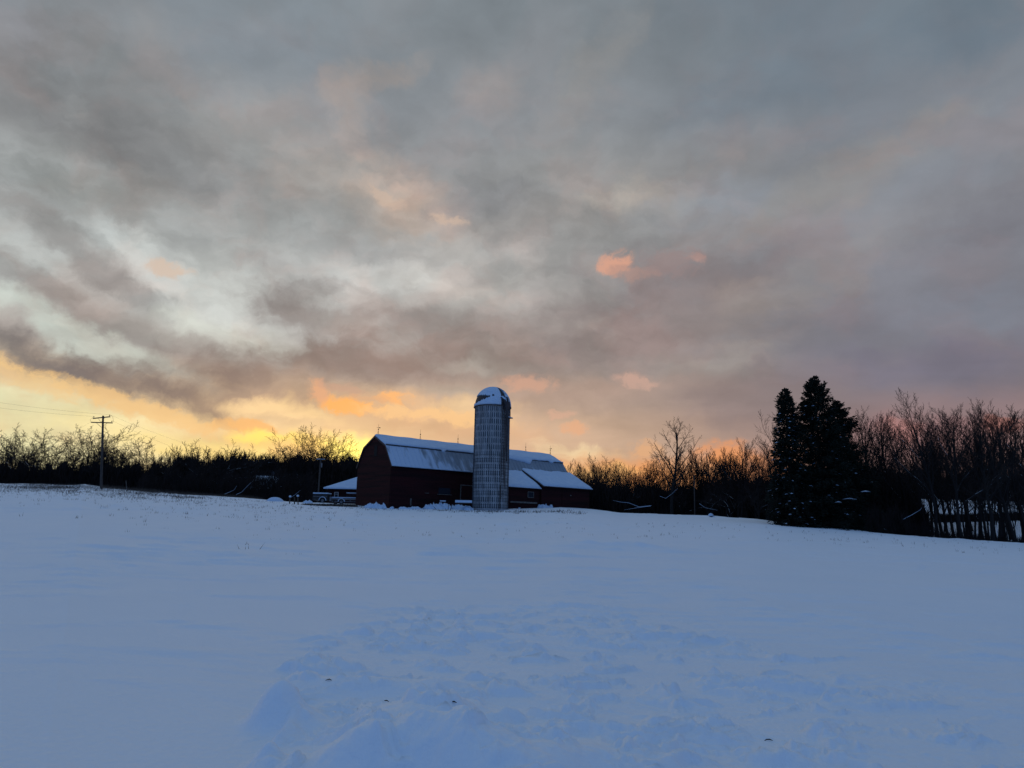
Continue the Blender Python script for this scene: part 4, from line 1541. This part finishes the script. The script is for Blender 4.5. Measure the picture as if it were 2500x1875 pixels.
gs = 'small heaps of snow along the barn'
heap(672, 1223, 34, 10, 92, 'smooth low snow mound at the field edge left of the three short posts', 1, rough=False)
heap(751, 1225, 24, 6, 90, 'small flat snow heap in front of the dark box trailer', 2)
for k, (px, w_, h_, Y, l_) in enumerate(((900, 22, 9, 78.5, 'pointed snow heap under the barn gable, leftmost'), (918, 26, 12, 78.3, 'peaked snow heap under the middle of the barn gable'),
                                         (935, 18, 11, 78.5, 'narrow snow heap just left of the near barn corner'), (957, 9, 7, 79.5, 'tiny round snow lump right of the near barn corner'),
                                         (984, 22, 6, 80, 'small peaked snow heap against the barn wall beyond the near corner'), (1012, 40, 5, 81, 'long low snow heap against the barn wall by the pale batten'),
                                         (1058, 44, 11, 82.5, 'broad snow heap on the left of the boards by the barn door'), (1082, 46, 13, 83.5, 'highest snow heap under the loose board left of the barn door'),
                                         (1118, 44, 9, 84.5, 'snow heap in front of the barn sliding door'), (1142, 30, 8, 83.0, 'rounded snow lump close to the left foot of the silo'),
                                         (1256, 36, 7, 90, 'low snow heap just right of the silo foot'), (1286, 26, 8, 91.5, 'snow heap below the lean-to window'),
                                         (1325, 34, 9, 92, 'larger snow heap where the two lean-tos meet'), (1344, 12, 6, 92.5, 'little pointed snow lump right of the lean-to joint'))):
    heap(px, 0, w_, h_, Y, l_, 10 + k, group=gs)
# snow-capped stump in the field edge
st = foot(1736, 80)
stump = thing('stump', 'small snow capped stump alone on the field edge left of the spruces', 'stump', st)
MB().tube([(0, 0, -.3), (.02, 0, .22)], [.22, .16], 9).build('wood', M_pole, stump, True)
MB().tube([(-.02, 0, z_) for z_ in (.14, .2, .32, .42, .47)], [.24, .30, .27, .16, .01], 12).build('snow_cap', M_shade_snow, stump, True)
MB().add([(-.5, -.3, -.1), (.75, -.3, -.1), (.6, .4, -.1), (-.4, .4, -.1), (.22, 0, .2)], [(0, 1, 4), (1, 2, 4), (2, 3, 4), (3, 0, 4)]).build('snow_drift', M_shade_snow, stump)


def board(px, py, w_px, Y, label, tilt=0, th=.10, name='snowy_board'):
    p = at(px, py, Y)
    w_ = w_px * Y / F_PX
    t = thing(name, label, 'board', p, tilt)
    MB().box((-w_ / 2, -.25, -.09), (w_ / 2, .25, -.02)).build('plank', M_rust, t)
    MB().box((-w_ / 2, -.22, -.018), (w_ / 2, .22, th)).build('snow', M_shade_snow, t)
    return t


board(1081, 1224, 14, 83.6, 'short snow topped board lying on the heap left of the barn door', math.radians(8))
board(1132, 1227, 40, 82.6, 'long snow topped trough board in front of the barn door beside the silo', math.radians(-4), .26, 'feed_trough')

# ------------------------------------------------------------------ bare trees
rng = random.Random(11)


class Tree:
    def __init__(s, seed, H=12.0, **k):
        s.r = random.Random(seed)
        s.k = dict(trunk_r=.2, clear=.3, n1=9, n2=6, n3=5, n4=3, spread=50, up=.25, wand=.18, l1=.55, l2=.5, l3=.5, l4=.5, droop=0, twig=.018, stems=1, fork=1.0)
        s.k.update(k)
        s.H = H
        s.trunk, s.crown = MB(), MB()

    def poly(s, p, d, L, nseg, wand, up):
        pts = [p.copy()]
        for i in range(nseg):
            j = Vector((s.r.gauss(0, 1), s.r.gauss(0, 1), s.r.gauss(0, .7))) * wand
            d = (d + j + Vector((0, 0, up))).normalized()
            p = p + d * (L / nseg)
            pts.append(p.copy())
        return pts

    def sub(s, pts, t):
        n = len(pts) - 1
        f = min(t * n, n - 1e-4); i = int(f)
        return pts[i].lerp(pts[i + 1], f - i), (pts[i + 1] - pts[i]).normalized()

    def branch(s, p, d, L, r, lvl):
        k = s.k
        nseg = (7, 5, 4, 3, 2)[lvl]
        up = (k['up'] * (.5 if lvl == 0 else 1)) if lvl < 3 or not k['droop'] else -k['droop']
        pts = s.poly(p, d, L, nseg, k['wand'] * (1, 1.1, 1.2, 1.3, 1.4)[lvl] * (.45 if lvl == 0 else 1), up * (.35, .5, .5, .35, .3)[lvl])
        rt = max(r * (.35, .28, .28, .35, .4)[lvl], k['twig'] * (1, 1, .8, .55, .4)[lvl])
        rad = [r + (rt - r) * (i / nseg) for i in range(nseg + 1)]
        tgt = s.trunk if lvl < 2 else s.crown
        tgt.tube(pts, rad, (7, 5, 3, 3, 3)[lvl], cap=False)
        if lvl >= 4 or (lvl == 3 and k['n4'] == 0):
            return
        n = (k['n1'], k['n2'], k['n3'], k['n4'])[lvl]
        lf = (k['l1'], k['l2'], k['l3'], k['l4'])[lvl]
        t0 = (k['clear'], .22, .15, .15)[lvl]
        az0 = s.r.uniform(0, 6.28)
        for i in range(n):
            t = t0 + (1 - t0) * ((i + s.r.uniform(.1, .9)) / n)
            if i == n - 1: t = .97
            q, dd = s.sub(pts, t)
            ang = math.radians(k['spread'] * s.r.uniform(.6, 1.25) * (1 if lvl else (1.05 - .45 * t)))
            if i == n - 1: ang *= .5
            a = az0 + i * 2.4 + s.r.uniform(-.5, .5)
            u = dd.cross(Vector((.3, .5, .8))).normalized(); w_ = dd.cross(u)
            nd = dd * math.cos(ang) + (u * math.cos(a) + w_ * math.sin(a)) * math.sin(ang)
            if nd.z < -.15 and not k['droop']: nd.z *= -.4
            Lc = L * lf * s.r.uniform(.7, 1.12) * ((1.15 - k.get('fall', .65) * (t - t0) / (1 - t0)) if lvl == 0 else (1.05 - .5 * t))
            rc_ = max((r + (rt - r) * t) * (.55, .5, .55, .6)[lvl], k['twig'])
            s.branch(q, nd.normalized(), Lc, rc_, lvl + 1)

    def make(s):
        k = s.k
        for i in range(k['stems']):
            a = s.r.uniform(0, 6.28)
            ln = 0 if k['stems'] == 1 else s.r.uniform(.12, .38)
            d = Vector((math.cos(a) * ln, math.sin(a) * ln, 1)).normalized()
            p = Vector((math.cos(a), math.sin(a), 0)) * (.0 if k['stems'] == 1 else .25) + Vector((0, 0, -.3))
            s.branch(p, d, s.H * (k.get('l0', .80) if k['stems'] == 1 else s.r.uniform(.6, .8)), k['trunk_r'] * (1 if k['stems'] == 1 else .65), 0)
        zs = max(v[2] for v in s.crown.v)
        s.top = zs
        return s


protos = {}


def make_proto(key, seeds, tw=None, **k):
    lst = []
    for sd_ in seeds:
        t = Tree(sd_, **k).make()
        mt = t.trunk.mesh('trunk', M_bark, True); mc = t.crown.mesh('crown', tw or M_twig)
        lst.append((mt, mc, t.top))
    protos[key] = lst


make_proto('gnarled', (1, 2, 3, 4, 5), H=12, trunk_r=.17, clear=.38, n1=8, n2=9, n3=7, n4=4, spread=42, wand=.25, l0=.52, fall=.15, l1=.98, l2=.44, l3=.42, l4=.5, up=.15, twig=.0145)
make_proto('vase', (21, 22, 23), H=16, trunk_r=.24, clear=.48, n1=18, n2=11, n3=8, n4=4, spread=50, wand=.12, l0=.52, fall=.0, l1=1.0, l2=.42, l3=.46, l4=.5, up=.14, twig=.0195, tw=M_twig_r)
make_proto('slender', (31, 32), H=15, trunk_r=.19, clear=.28, n1=15, n2=8, n3=6, n4=3, spread=48, wand=.11, l1=.42, l2=.45, l3=.42, l4=.45, up=.2, twig=.012)
make_proto('bushy', (41, 42, 43, 44), tw=M_twig_r, H=9, trunk_r=.085, clear=.10, n1=8, n2=7, n3=4, n4=3, spread=28, wand=.11, l1=.62, l2=.45, l3=.42, l4=.45, up=.22, twig=.0135, stems=4)
make_proto('drooping', (51, 52), tw=M_twig_r, H=9, trunk_r=.18, clear=.25, n1=9, n2=9, n3=8, n4=4, spread=52, wand=.16, l0=.55, fall=.2, l1=.85, l2=.42, l3=.45, l4=.5, up=.35, droop=.9, twig=.011)
make_proto('forest', (61, 62, 63, 64, 65), H=14, trunk_r=.17, clear=.30, n1=12, n2=9, n3=6, n4=4, spread=34, wand=.13, l0=.78, fall=.45, l1=.54, l2=.44, l3=.42, l4=.48, up=.22, twig=.0105)


def put_tree(key, px, Y, top_py, label, group, fat=1.0, rz=None, name='bare_tree', var=None):
    p = foot(px, Y)
    lst = protos[key]
    mt, mc, top = lst[(var if var is not None else rng.randrange(len(lst))) % len(lst)]
    h = height_to(p, top_py)
    s_ = h / top
    t = thing(name, label, 'tree', p, rz if rz is not None else rng.uniform(0, 6.28), group)
    t.scale = (s_ * fat, s_ * fat, s_)
    t.rotation_euler = (rng.gauss(0, .03), rng.gauss(0, .03), t.rotation_euler[2])
    a = bpy.data.objects.new('trunk', mt); b = bpy.data.objects.new('crown', mc)
    link(a, t); link(b, t)
    return t


ORD = ['first', 'second', 'third', 'fourth', 'fifth', 'sixth', 'seventh', 'eighth', 'ninth', 'tenth', 'eleventh', 'twelfth', 'thirteenth', 'fourteenth', 'fifteenth', 'sixteenth', 'seventeenth', 'eighteenth', 'nineteenth', 'twentieth', 'twenty-first', 'twenty-second', 'twenty-third', 'twenty-fourth', 'twenty-fifth', 'twenty-sixth', 'twenty-seventh', 'twenty-eighth', 'twenty-ninth', 'thirtieth']


def row(key, items, lab, group, fat=1.0, jit=3.0, front=True):
    items = sorted(items)
    for i, it in enumerate(items):
        px, top, Y = it[:3]
        kk = it[3] if len(it) > 3 else key
        put_tree(kk, px, Y + rng.uniform(-jit, jit), top, lab % ORD[i], group, fat * rng.uniform(.9, 1.15))


row('gnarled', [(-20, 1065, 140), (18, 1045, 138), (52, 1030, 136), (88, 1048, 140), (118, 1046, 137), (148, 1030, 135), (182, 1024, 136), (210, 1040, 138), (238, 1062, 140), (264, 1048, 136), (292, 1062, 140), (330, 1062, 134), (35, 1044, 144), (103, 1042, 144), (166, 1034, 142), (224, 1052, 142), (310, 1066, 142)],
    'gnarled bare tree, %s from the left in the row behind the pole', 'gnarled trees behind the utility pole', 1.15)
row('bushy', [(372, 1095, 140), (402, 1090, 138), (425, 1085, 138), (452, 1070, 134, 'gnarled'), (482, 1085, 138), (512, 1066, 134, 'gnarled'), (540, 1085, 138), (566, 1080, 134, 'gnarled'), (598, 1080, 138), (622, 1092, 138), (648, 1096, 136), (672, 1106, 136), (880, 1120, 150), (850, 1112, 150)],
    'smaller bare tree, %s from the left between the pole and the barn', 'small trees in the dark wood left of the barn', 1.3)
row('gnarled', [(412, 1140, 121), (446, 1120, 119), (478, 1145, 118), (508, 1128, 117), (548, 1140, 118), (585, 1148, 116), (636, 1140, 128), (690, 1130, 122), (745, 1140, 120)],
    'low gnarled tree with snow on its limbs, %s from the left before the dark wood', 'low snowy trees before the dark wood', 1.25)
row('gnarled', [(1420, 1190, 108), (1476, 1180, 106), (1530, 1186, 104), (1590, 1178, 100), (1668, 1188, 98), (1720, 1180, 97), (1790, 1176, 94), (1850, 1160, 90)],
    'low bare tree with snowy limbs, %s from the barn along the wood edge', 'low snowy trees along the wood edge right of the barn', 1.25)
put_tree('vase', 722, 150, 1030, 'big vase shaped bare tree against the glow, largest and leftmost of the three', 'vase shaped trees left of the barn', 1.3, 1.0, var=0)
put_tree('vase', 790, 152, 1034, 'big vase shaped bare tree against the glow, middle one of the three', 'vase shaped trees left of the barn', 1.0, 2.0, var=1)
put_tree('vase', 838, 150, 1062, 'vase shaped bare tree against the brightest glow, smallest and nearest the barn', 'vase shaped trees left of the barn', 1.0, 4.0, var=2)
row('bushy', [(1392, 1112, 128, 'gnarled'), (1412, 1122, 122), (1438, 1118, 122), (1462, 1108, 118, 'gnarled'), (1484, 1106, 122, 'gnarled'), (1508, 1118, 120), (1532, 1112, 120, 'gnarled'), (1552, 1126, 118),
              (1572, 1106, 108, 'drooping'), (1600, 1104, 106, 'drooping'), (1640, 1012, 100, 'slender'), (1668, 1110, 106), (1690, 1118, 106, 'drooping'), (1712, 1082, 102), (1740, 1084, 104), (1768, 1086, 100), (1796, 1068, 98), (1806, 1066, 98, 'forest'), (1832, 1082, 98), (1858, 1080, 96), (1872, 1060, 92, 'forest'), (1898, 1000, 88, 'forest')],
    'bare tree, %s from the barn in the wood between barn and spruces', 'trees in the wood between the barn and the spruces', 1.1)
row('forest', [(2095, 1020, 78), (2118, 1000, 76), (2144, 1000, 80), (2165, 992, 74), (2190, 1006, 76), (2215, 1012, 72), (2291, 938, 66), (2262, 1030, 74), (2316, 1000, 70), (2349, 978, 65), (2376, 1010, 69), (2393, 972, 66), (2425, 980, 63), (2452, 1004, 67), (2482, 972, 64), (2275, 1010, 80), (2302, 990, 78), (2330, 1010, 77), (2362, 1000, 79), (2410, 1006, 76), (2440, 996, 75), (2468, 1000, 78), (2500, 990, 76), (2515, 990, 66), (2545, 985, 63), (2590, 980, 62), (2640, 975, 62)],
    'tall dark bare tree, %s to the right of the spruces in the right grove', 'tall trees of the right grove', 1.05, 1.5)
# slimmer trees deeper in each wood; nothing in the photograph tells these apart
for (n_, x0, x1, y0, y1, Y0, Y1, lab) in ((12, -30, 360, 1075, 1110, 146, 165, 'slim bare tree deep in the wood behind the utility pole'),
                                        (12, 370, 880, 1100, 1125, 146, 170, 'slim bare tree deep in the dark wood left of the barn'),
                                        (14, 1390, 1900, 1130, 1170, 118, 150, 'slim bare tree deep in the wood right of the barn'),
                                        (14, 2060, 2560, 1040, 1120, 80, 100, 'slim bare tree in the back rows of the right grove')):
    for i in range(n_):
        px = x0 + (x1 - x0) * (i + rng.uniform(.1, .9)) / n_
        put_tree(rng.choice(('bushy', 'gnarled', 'forest')), px, rng.uniform(Y0, Y1), rng.uniform(y0, y1), lab, lab.replace('slim bare tree', 'slim bare trees'), 1.15)
# thin saplings in the right grove
for i in range(18):
    px = 2230 + 310 * (i + rng.uniform(.1, .9)) / 18
    put_tree(rng.choice(('slender', 'slender', 'forest')), px, rng.uniform(64, 76), rng.uniform(1060, 1200), 'thin sapling among the trunks of the right grove', 'thin saplings in the right grove', .8, name='sapling')

# ------------------------------------------------------------------ brush: dense undergrowth nobody could count


def brush(name, label, tops, Y0, Y1, n, seed, w_=(.03, .10), L_=(.8, 2.2), dens=1.0, stretch=1.0, bottom=None, m_=None):
    """twiggy undergrowth filling a strip between two depths, its top following the line seen in the photograph"""
    g = np.random.RandomState(seed)
    px = g.uniform(tops[0][0], tops[-1][0], n)
    top = np.interp(px, [t[0] for t in tops], [t[1] for t in tops])
    top = top + 22 * vnoise(px * .05, px * 0 + seed) + 16 * vnoise(px * .16, px * 0 + seed + 3) - 16 * g.rand(n) ** 4
    Y = g.uniform(Y0, Y1, n)
    # world position of the columns
    X = np.array([xat(a, b) for a, b in zip(px, Y)])
    Z0 = ground(X, Y)
    # top height from the image row
    u = (px - W_PX / 2) / F_PX
    v = (H_PX / 2 - top) / F_PX
    dx = _f.x + _r.x * u + _u.x * v; dy = _f.y + _r.y * u + _u.y * v; dz = _f.z + _r.z * u + _u.z * v
    Zt = EYE + dz / dy * Y
    Hh = np.maximum(Zt - Z0, .3)
    t = g.power(1.0, n)
    ln = g.uniform(L_[0], L_[1], n)
    zb = Z0 - .2 + np.maximum(Hh - ln * .75, 0) * t
    ang = g.uniform(0, 6.28, n); lean = g.normal(0, .38, n)
    dxn, dyn = np.cos(ang) * np.sin(lean), np.sin(ang) * np.sin(lean)
    dzn = np.cos(lean)
    wd = g.uniform(w_[0], w_[1], n)
    a2 = g.uniform(0, 3.14, n)
    wx_, wy_ = np.cos(a2) * wd, np.sin(a2) * wd
    b = np.stack([X, Y, zb], 1)
    tip = b + np.stack([dxn, dyn, dzn], 1) * ln[:, None]
    mid = (b + tip) / 2 + g.normal(0, .08, (n, 3))
    wv_ = np.stack([wx_, wy_, np.zeros(n)], 1)
    V = np.concatenate([b - wv_ * .5, b + wv_ * .5, mid + wv_ * .45, mid - wv_ * .45, tip], 0)
    i = np.arange(n)
    quad = np.stack([i, i + n, i + 2 * n, i + 3 * n], 1)
    tri = np.stack([i + 3 * n, i + 2 * n, i + 4 * n], 1)
    F3 = np.concatenate([quad[:, [0, 1, 2]], quad[:, [0, 2, 3]], tri], 0)
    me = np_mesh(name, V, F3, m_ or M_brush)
    o = link(bpy.data.objects.new(name, me))
    tag(o, label, 'undergrowth', kind='stuff')
    return o


brush('undergrowth', 'dense dark undergrowth below the row of trees behind the utility pole', [(-120, 1138), (100, 1142), (300, 1138), (370, 1142)], 128, 150, 60000, 1, (.05, .16), (1.0, 2.6))
brush('undergrowth', 'dense dark wood filling the ground between the pole and the barn', [(360, 1142), (440, 1124), (560, 1118), (620, 1112), (700, 1118), (780, 1124), (880, 1122), (930, 1128)], 136, 160, 75000, 2, (.05, .16), (1.0, 2.6))
brush('undergrowth', 'dark thicket in front of the dark wood left of the barn', [(330, 1170), (440, 1158), (600, 1165), (690, 1150), (740, 1155), (760, 1160)], 112, 124, 16000, 3, (.03, .08), (.8, 2.2))
brush('undergrowth', 'dark thicket along the foot of the wood right of the barn', [(1385, 1190), (1500, 1188), (1650, 1194), (1750, 1186), (1900, 1166), (1960, 1160)], 100, 135, 62000, 4, (.04, .13), (.9, 2.4))
brush('undergrowth', 'reddish twiggy scrub standing above the thicket right of the barn', [(1395, 1140), (1480, 1136), (1560, 1140), (1640, 1136), (1720, 1118), (1800, 1108), (1900, 1100)], 102, 125, 9000, 5, (.02, .045), (1.0, 2.5), m_=M_twig_r)
brush('undergrowth', 'dark thicket around the foot of the spruces and beyond', [(1896, 1214), (2050, 1180), (2150, 1150), (2230, 1180), (2262, 1240)], 70, 84, 30000, 6, (.03, .10), (.7, 1.9))
brush('undergrowth', 'tangled low brush at the edge of the right grove', [(2110, 1235), (2200, 1240), (2290, 1285), (2400, 1300), (2540, 1308)], 63, 68, 4200, 7, (.015, .04), (.4, 1.2))
brush('undergrowth', 'strip of dark brush across the far snowy field behind the right grove', [(2290, 1276), (2400, 1276), (2500, 1284), (2680, 1284)], 92, 97, 16000, 8, (.03, .08), (.5, 1.0))
brush('undergrowth', 'dark wood on the rise behind the right grove', [(1980, 1150), (2200, 1156), (2400, 1160), (2500, 1155), (2760, 1150)], 152, 170, 60000, 9, (.06, .2), (1.2, 3.0))
brush('undergrowth', 'fine twigs between the trees of the right grove', [(2080, 1060), (2200, 1060), (2300, 1090), (2420, 1090), (2560, 1080)], 78, 90, 9000, 10, (.01, .022), (.8, 2.0))

# ------------------------------------------------------------------ spruces


def spruce(px, Y, top_py, w_base, label, seed, bulge=1.0, skew=0.0, snow=.08, dens=1.0):
    p = foot(px, Y)
    H = height_to(p, top_py)
    g = np.random.RandomState(seed)
    t = thing('spruce', label, 'tree', p, 0, 'snow flecked spruces on the right')
    MB().tube([(0, 0, -.5), (0, 0, H * .5), (0, 0, H)], [.26, .14, .02], 8).build('trunk', M_bark, t, True)
    V, Fc = [], []
    snow_mb = MB(); br = MB()
    nb = int(420 * dens)
    for i in range(nb):
        f = (i + g.rand()) / nb            # 0 bottom .. 1 top
        z = .25 + (H - .42) * f ** 1.02
        rel = 1 - z / H
        Lb = w_base * (rel ** .60) * min(1, rel / .10) ** .45 * g.uniform(.60, 1.18) * bulge + .10
        if g.rand() < .07: Lb *= 1.18
        a = g.uniform(0, 2 * math.pi)
        Lb *= 1 + skew * math.cos(a)
        rise = .50 * (1 - rel) - .14 + g.normal() * .10
        prev = Vector((0, 0, z))
        pts = [prev]
        nseg = 5
        for s_ in range(1, nseg + 1):
            q = s_ / nseg
            zz = z + Lb * (rise * q - .28 * q * q * (1.2 - .8 * (1 - rel)) + .16 * q ** 4)
            pts.append(Vector((math.cos(a) * Lb * q, math.sin(a) * Lb * q, zz)))
        br.tube(pts, [.035, .03, .025, .02, .014, .008], 3, cap=False)
        side = Vector((-math.sin(a), math.cos(a), 0))
        ns = int((9 + 15 * Lb) * 2.0)
        for k in range(ns):
            q = g.uniform(.08, 1.0) ** .75
            ii = min(int(q * nseg), nseg - 1)
            c = pts[ii].lerp(pts[ii + 1], q * nseg - ii)
            sgn = 1 if g.rand() < .5 else -1
            spread_ = .42 * Lb * (1.05 - q) * g.uniform(.1, 1) + .05
            outw = (Vector((math.cos(a), math.sin(a), 0)) * g.uniform(.3, 1.0) + side * sgn * g.uniform(.2, 1.1)).normalized()
            st_ = c + side * sgn * spread_ * g.uniform(0, 1)
            ln = g.uniform(.16, .40)
            drop = g.uniform(-.35, .12) if rel > .15 else g.uniform(0.0, .7)
            st_ = st_ + Vector((0, 0, g.normal() * (.05 + .05 * Lb) * min(1, rel / .18)))
            ln *= .45 + .55 * min(1, rel / .14)
            e = st_ + outw * ln + Vector((0, 0, drop * ln * 1.4))
            wv = outw.cross(Vector((g.normal() * .8, g.normal() * .8, 1))).normalized() * g.uniform(.04, .085)
            b0 = len(V)
            m2 = st_.lerp(e, .5) + Vector((0, 0, g.uniform(-.03, .03)))
            V += [st_, m2 + wv, e, m2 - wv]
            Fc.append((b0, b0 + 1, b0 + 2)); Fc.append((b0, b0 + 2, b0 + 3))
            if g.rand() < .3:   # hanging twiglets
                b0 = len(V)
                V += [m2, m2 + wv * .8, m2 + Vector((g.normal() * .04, g.normal() * .04, -g.uniform(.12, .3)))]
                Fc.append((b0, b0 + 1, b0 + 2))
        if rel > .22 and g.rand() < snow:
            q = g.uniform(.6, .98)
            ii = min(int(q * nseg), nseg - 1)
            c = pts[ii].lerp(pts[ii + 1], q * nseg - ii) + Vector((0, 0, .06))
            ln, wd = g.uniform(.10, .26), g.uniform(.05, .12)
            d = Vector((math.cos(a), math.sin(a), -.3)).normalized()
            n_ = 7
            vs = [c + Vector((0, 0, .06))]
            for k in range(n_):
                th = 2 * math.pi * k / n_
                rr_ = g.uniform(.7, 1.2)
                vs.append(c + d * math.cos(th) * ln * rr_ + side * math.sin(th) * wd * 1.6 * rr_)
            snow_mb.add(vs, [(0, 1 + k, 1 + (k + 1) % n_) for k in range(n_)])
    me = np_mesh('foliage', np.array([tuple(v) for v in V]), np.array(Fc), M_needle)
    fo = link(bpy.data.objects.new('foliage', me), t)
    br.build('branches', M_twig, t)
    if snow_mb.v:
        so = snow_mb.build('snow_patches', M_shade_snow, t); so['kind'] = 'stuff'
    return t


spruce(1936, 66, 947, 2.1, 'left spruce of the three, narrower and most flecked with snow', 1, 1.0, -.05, .55, .95)
spruce(2011, 67, 918, 3.5, 'tallest spruce, in the middle of the three, broad and nearly black', 2, 1.0, 0, .22, 1.15)
spruce(2064, 70, 978, 3.3, 'right spruce of the three, shorter, merging into the tallest one', 3, 1.05, .1, .12, 1.0)
# snow lying on the lowest boughs
for (px, py, Y, w_, lab) in ((2113, 1200, 65, 22, 'bright snow pad on a low bough at the right side of the spruces'), (2074, 1218, 64.5, 32, 'broad snow pad on a low bough below the right spruce'), (2047, 1226, 64.3, 16, 'small snow pad on the bough left of the broad one')):
    p = at(px, py, Y)
    t = thing('snowy_bough', lab, 'bough', p, rng.uniform(-.3, .3), 'snow pads on low spruce boughs')
    hw = w_ * Y / F_PX / 2
    vs = [(0, 0, .10)]; fs = []
    for k in range(18):
        a = 2 * math.pi * k / 18; rr_ = rng.uniform(.75, 1.15)
        vs.append((hw * math.cos(a) * rr_, .3 * math.sin(a) * rr_, .015 - .05 * abs(math.cos(a))))
    for k in range(18):
        fs.append((0, 1 + k, 1 + (k + 1) % 18))
    MB().add(vs, fs).build('snow_pad', M_shade_snow, t, True)
    MB().tube([(-hw * 1.2, .5, -.10), (0, 0, -.05), (hw * 1.1, -.1, -.12)], [.03, .025, .01], 5).build('branch', M_twig, t)

# ------------------------------------------------------------------ grass and weeds through the snow


def tufts(name, label, n, sampler, seed, h=(.05, .2), blades=(2, 6), w_=.012, spread=.12):
    g = np.random.RandomState(seed)
    V, Fc = [], []
    for i in range(n):
        px, Y = sampler(g)
        x = xat(px, Y)
        z = gz(x, Y)
        hh_ = g.uniform(*h)
        for b in range(g.randint(*blades)):
            a = g.uniform(0, 6.28)
            bx, by = x + g.normal() * spread, Y + g.normal() * spread
            lean = g.uniform(.1, .9)
            L = hh_ * g.uniform(.5, 1.2)
            tx, ty, tz = bx + math.cos(a) * L * lean, by + math.sin(a) * L * lean, z + L
            k = len(V)
            V += [(bx - w_, by, z - .05), (bx + w_, by, z - .05), (tx + w_ * .3, ty, tz)]
            Fc.append((k, k + 1, k + 2))
    me = np_mesh(name, np.array(V), np.array(Fc), M_grass)
    o = link(bpy.data.objects.new(name, me))
    tag(o, label, 'grass', kind='stuff')


def s_left(g):
    px = g.uniform(-50, 900) if g.rand() < .75 else g.uniform(-50, 500)
    lim = np.interp(px, [0, 450, 900], [112, 96, 86])
    return px, lim - abs(g.normal()) * 22


def s_clump(g, cs=[(60, 100), (110, 96), (150, 92), (230, 92), (320, 94), (360, 90), (440, 88), (40, 84), (180, 82), (300, 80), (70, 104), (20, 96), (130, 100)]):
    c = cs[g.randint(len(cs))]
    return c[0] + g.normal() * 40, c[1] + g.normal() * 5


tufts('dry_grass', 'dry grass blades poking through the snow on the left of the field', 1500, s_left, 1, (.06, .26))
tufts('dry_grass', 'clumps of dry stubble on the snowy rise by the utility pole', 1700, s_clump, 2, (.08, .32), (3, 8), .018, .35)
tufts('dry_grass', 'tall dry grass along the wood edge behind the utility pole', 1500, lambda g: (g.uniform(240, 640), np.interp(g.uniform(0, 1), [0, 1], [96, 100]) + g.normal()), 3, (.2, .6), (3, 7), .012, .2)
tufts('dry_grass', 'weeds in the snow in front of the barn and silo', 420, lambda g: (g.uniform(690, 1430), g.uniform(72, 84)), 4, (.08, .32), (2, 6), .014, .14)
tufts('dry_grass', 'row of short weeds in the snow in front of the silo', 160, lambda g: (g.uniform(1060, 1420), 77 + g.normal() * .8), 5, (.1, .3), (3, 7), .016, .15)
tufts('dry_grass', 'sparse weeds in the snow below the spruces', 150, lambda g: (g.uniform(1500, 2500), g.uniform(38, 62)), 6, (.05, .2), (2, 5), .008, .08)
tufts('dry_grass', 'scattered single weeds in the middle of the snow field', 200, lambda g: (g.uniform(300, 1500), g.uniform(28, 70)), 7, (.04, .13), (2, 5), .008, .1)
tufts('dry_grass', 'trampled dark weeds and bare ground in front of the trailers', 420, lambda g: (g.uniform(740, 870), g.uniform(80, 85)), 8, (.08, .25), (4, 9), .04, .2)

# sticks standing in the snow by the silo
for (a, b, c, d, Y, lab) in ((1094, 1243, 1095, 1226, 80, 'upright dark stick in the snow left of the silo'), (1099, 1243, 1106, 1229, 80, 'dark stick leaning right in the snow left of the silo'),
                             (1068, 1246, 1058, 1236, 79, 'short stick leaning left in the snow before the barn door')):
    p0, p1 = at(a, b, Y), at(c, d, Y + .1)
    o = MB().tube([Vector((0, 0, -.25)), (p1 - p0) * .5, p1 - p0], [.035, .03, .02], 5).build('stick', M_twig)
    o.location = p0
    tag(o, lab, 'stick', 'sticks in the snow before the barn')
# small bits of debris in the foreground
for i, (px, py, lab) in enumerate(((1103, 1798, 'thin curved dark twig on the foreground snow ridge'), (800, 1695, 'small dark leaf on the churned snow left of centre'), (1073, 1683, 'tiny dark seed pod on a small snow bump'), (941, 1724, 'tiny dark twig on the churned snow'), (1381, 1660, 'tiny dark chip in the snow field'), (1876, 1809, 'dark leaf on the churned snow at right'))):
    p = on_ground(px, py)
    dz = float(ground_detail(np.array([p.x]), np.array([p.y]))[0])
    o = MB().tube([(-.03, 0, .0), (-.01, .012, .006), (.01, -.006, .012), (.03, -.01, .004)], [.002, .004, .005, .002], 5).build('twig', M_twig)
    o.location = (p.x, p.y, p.z + dz + .004)
    tag(o, lab, 'twig', 'bits of debris on the snow')
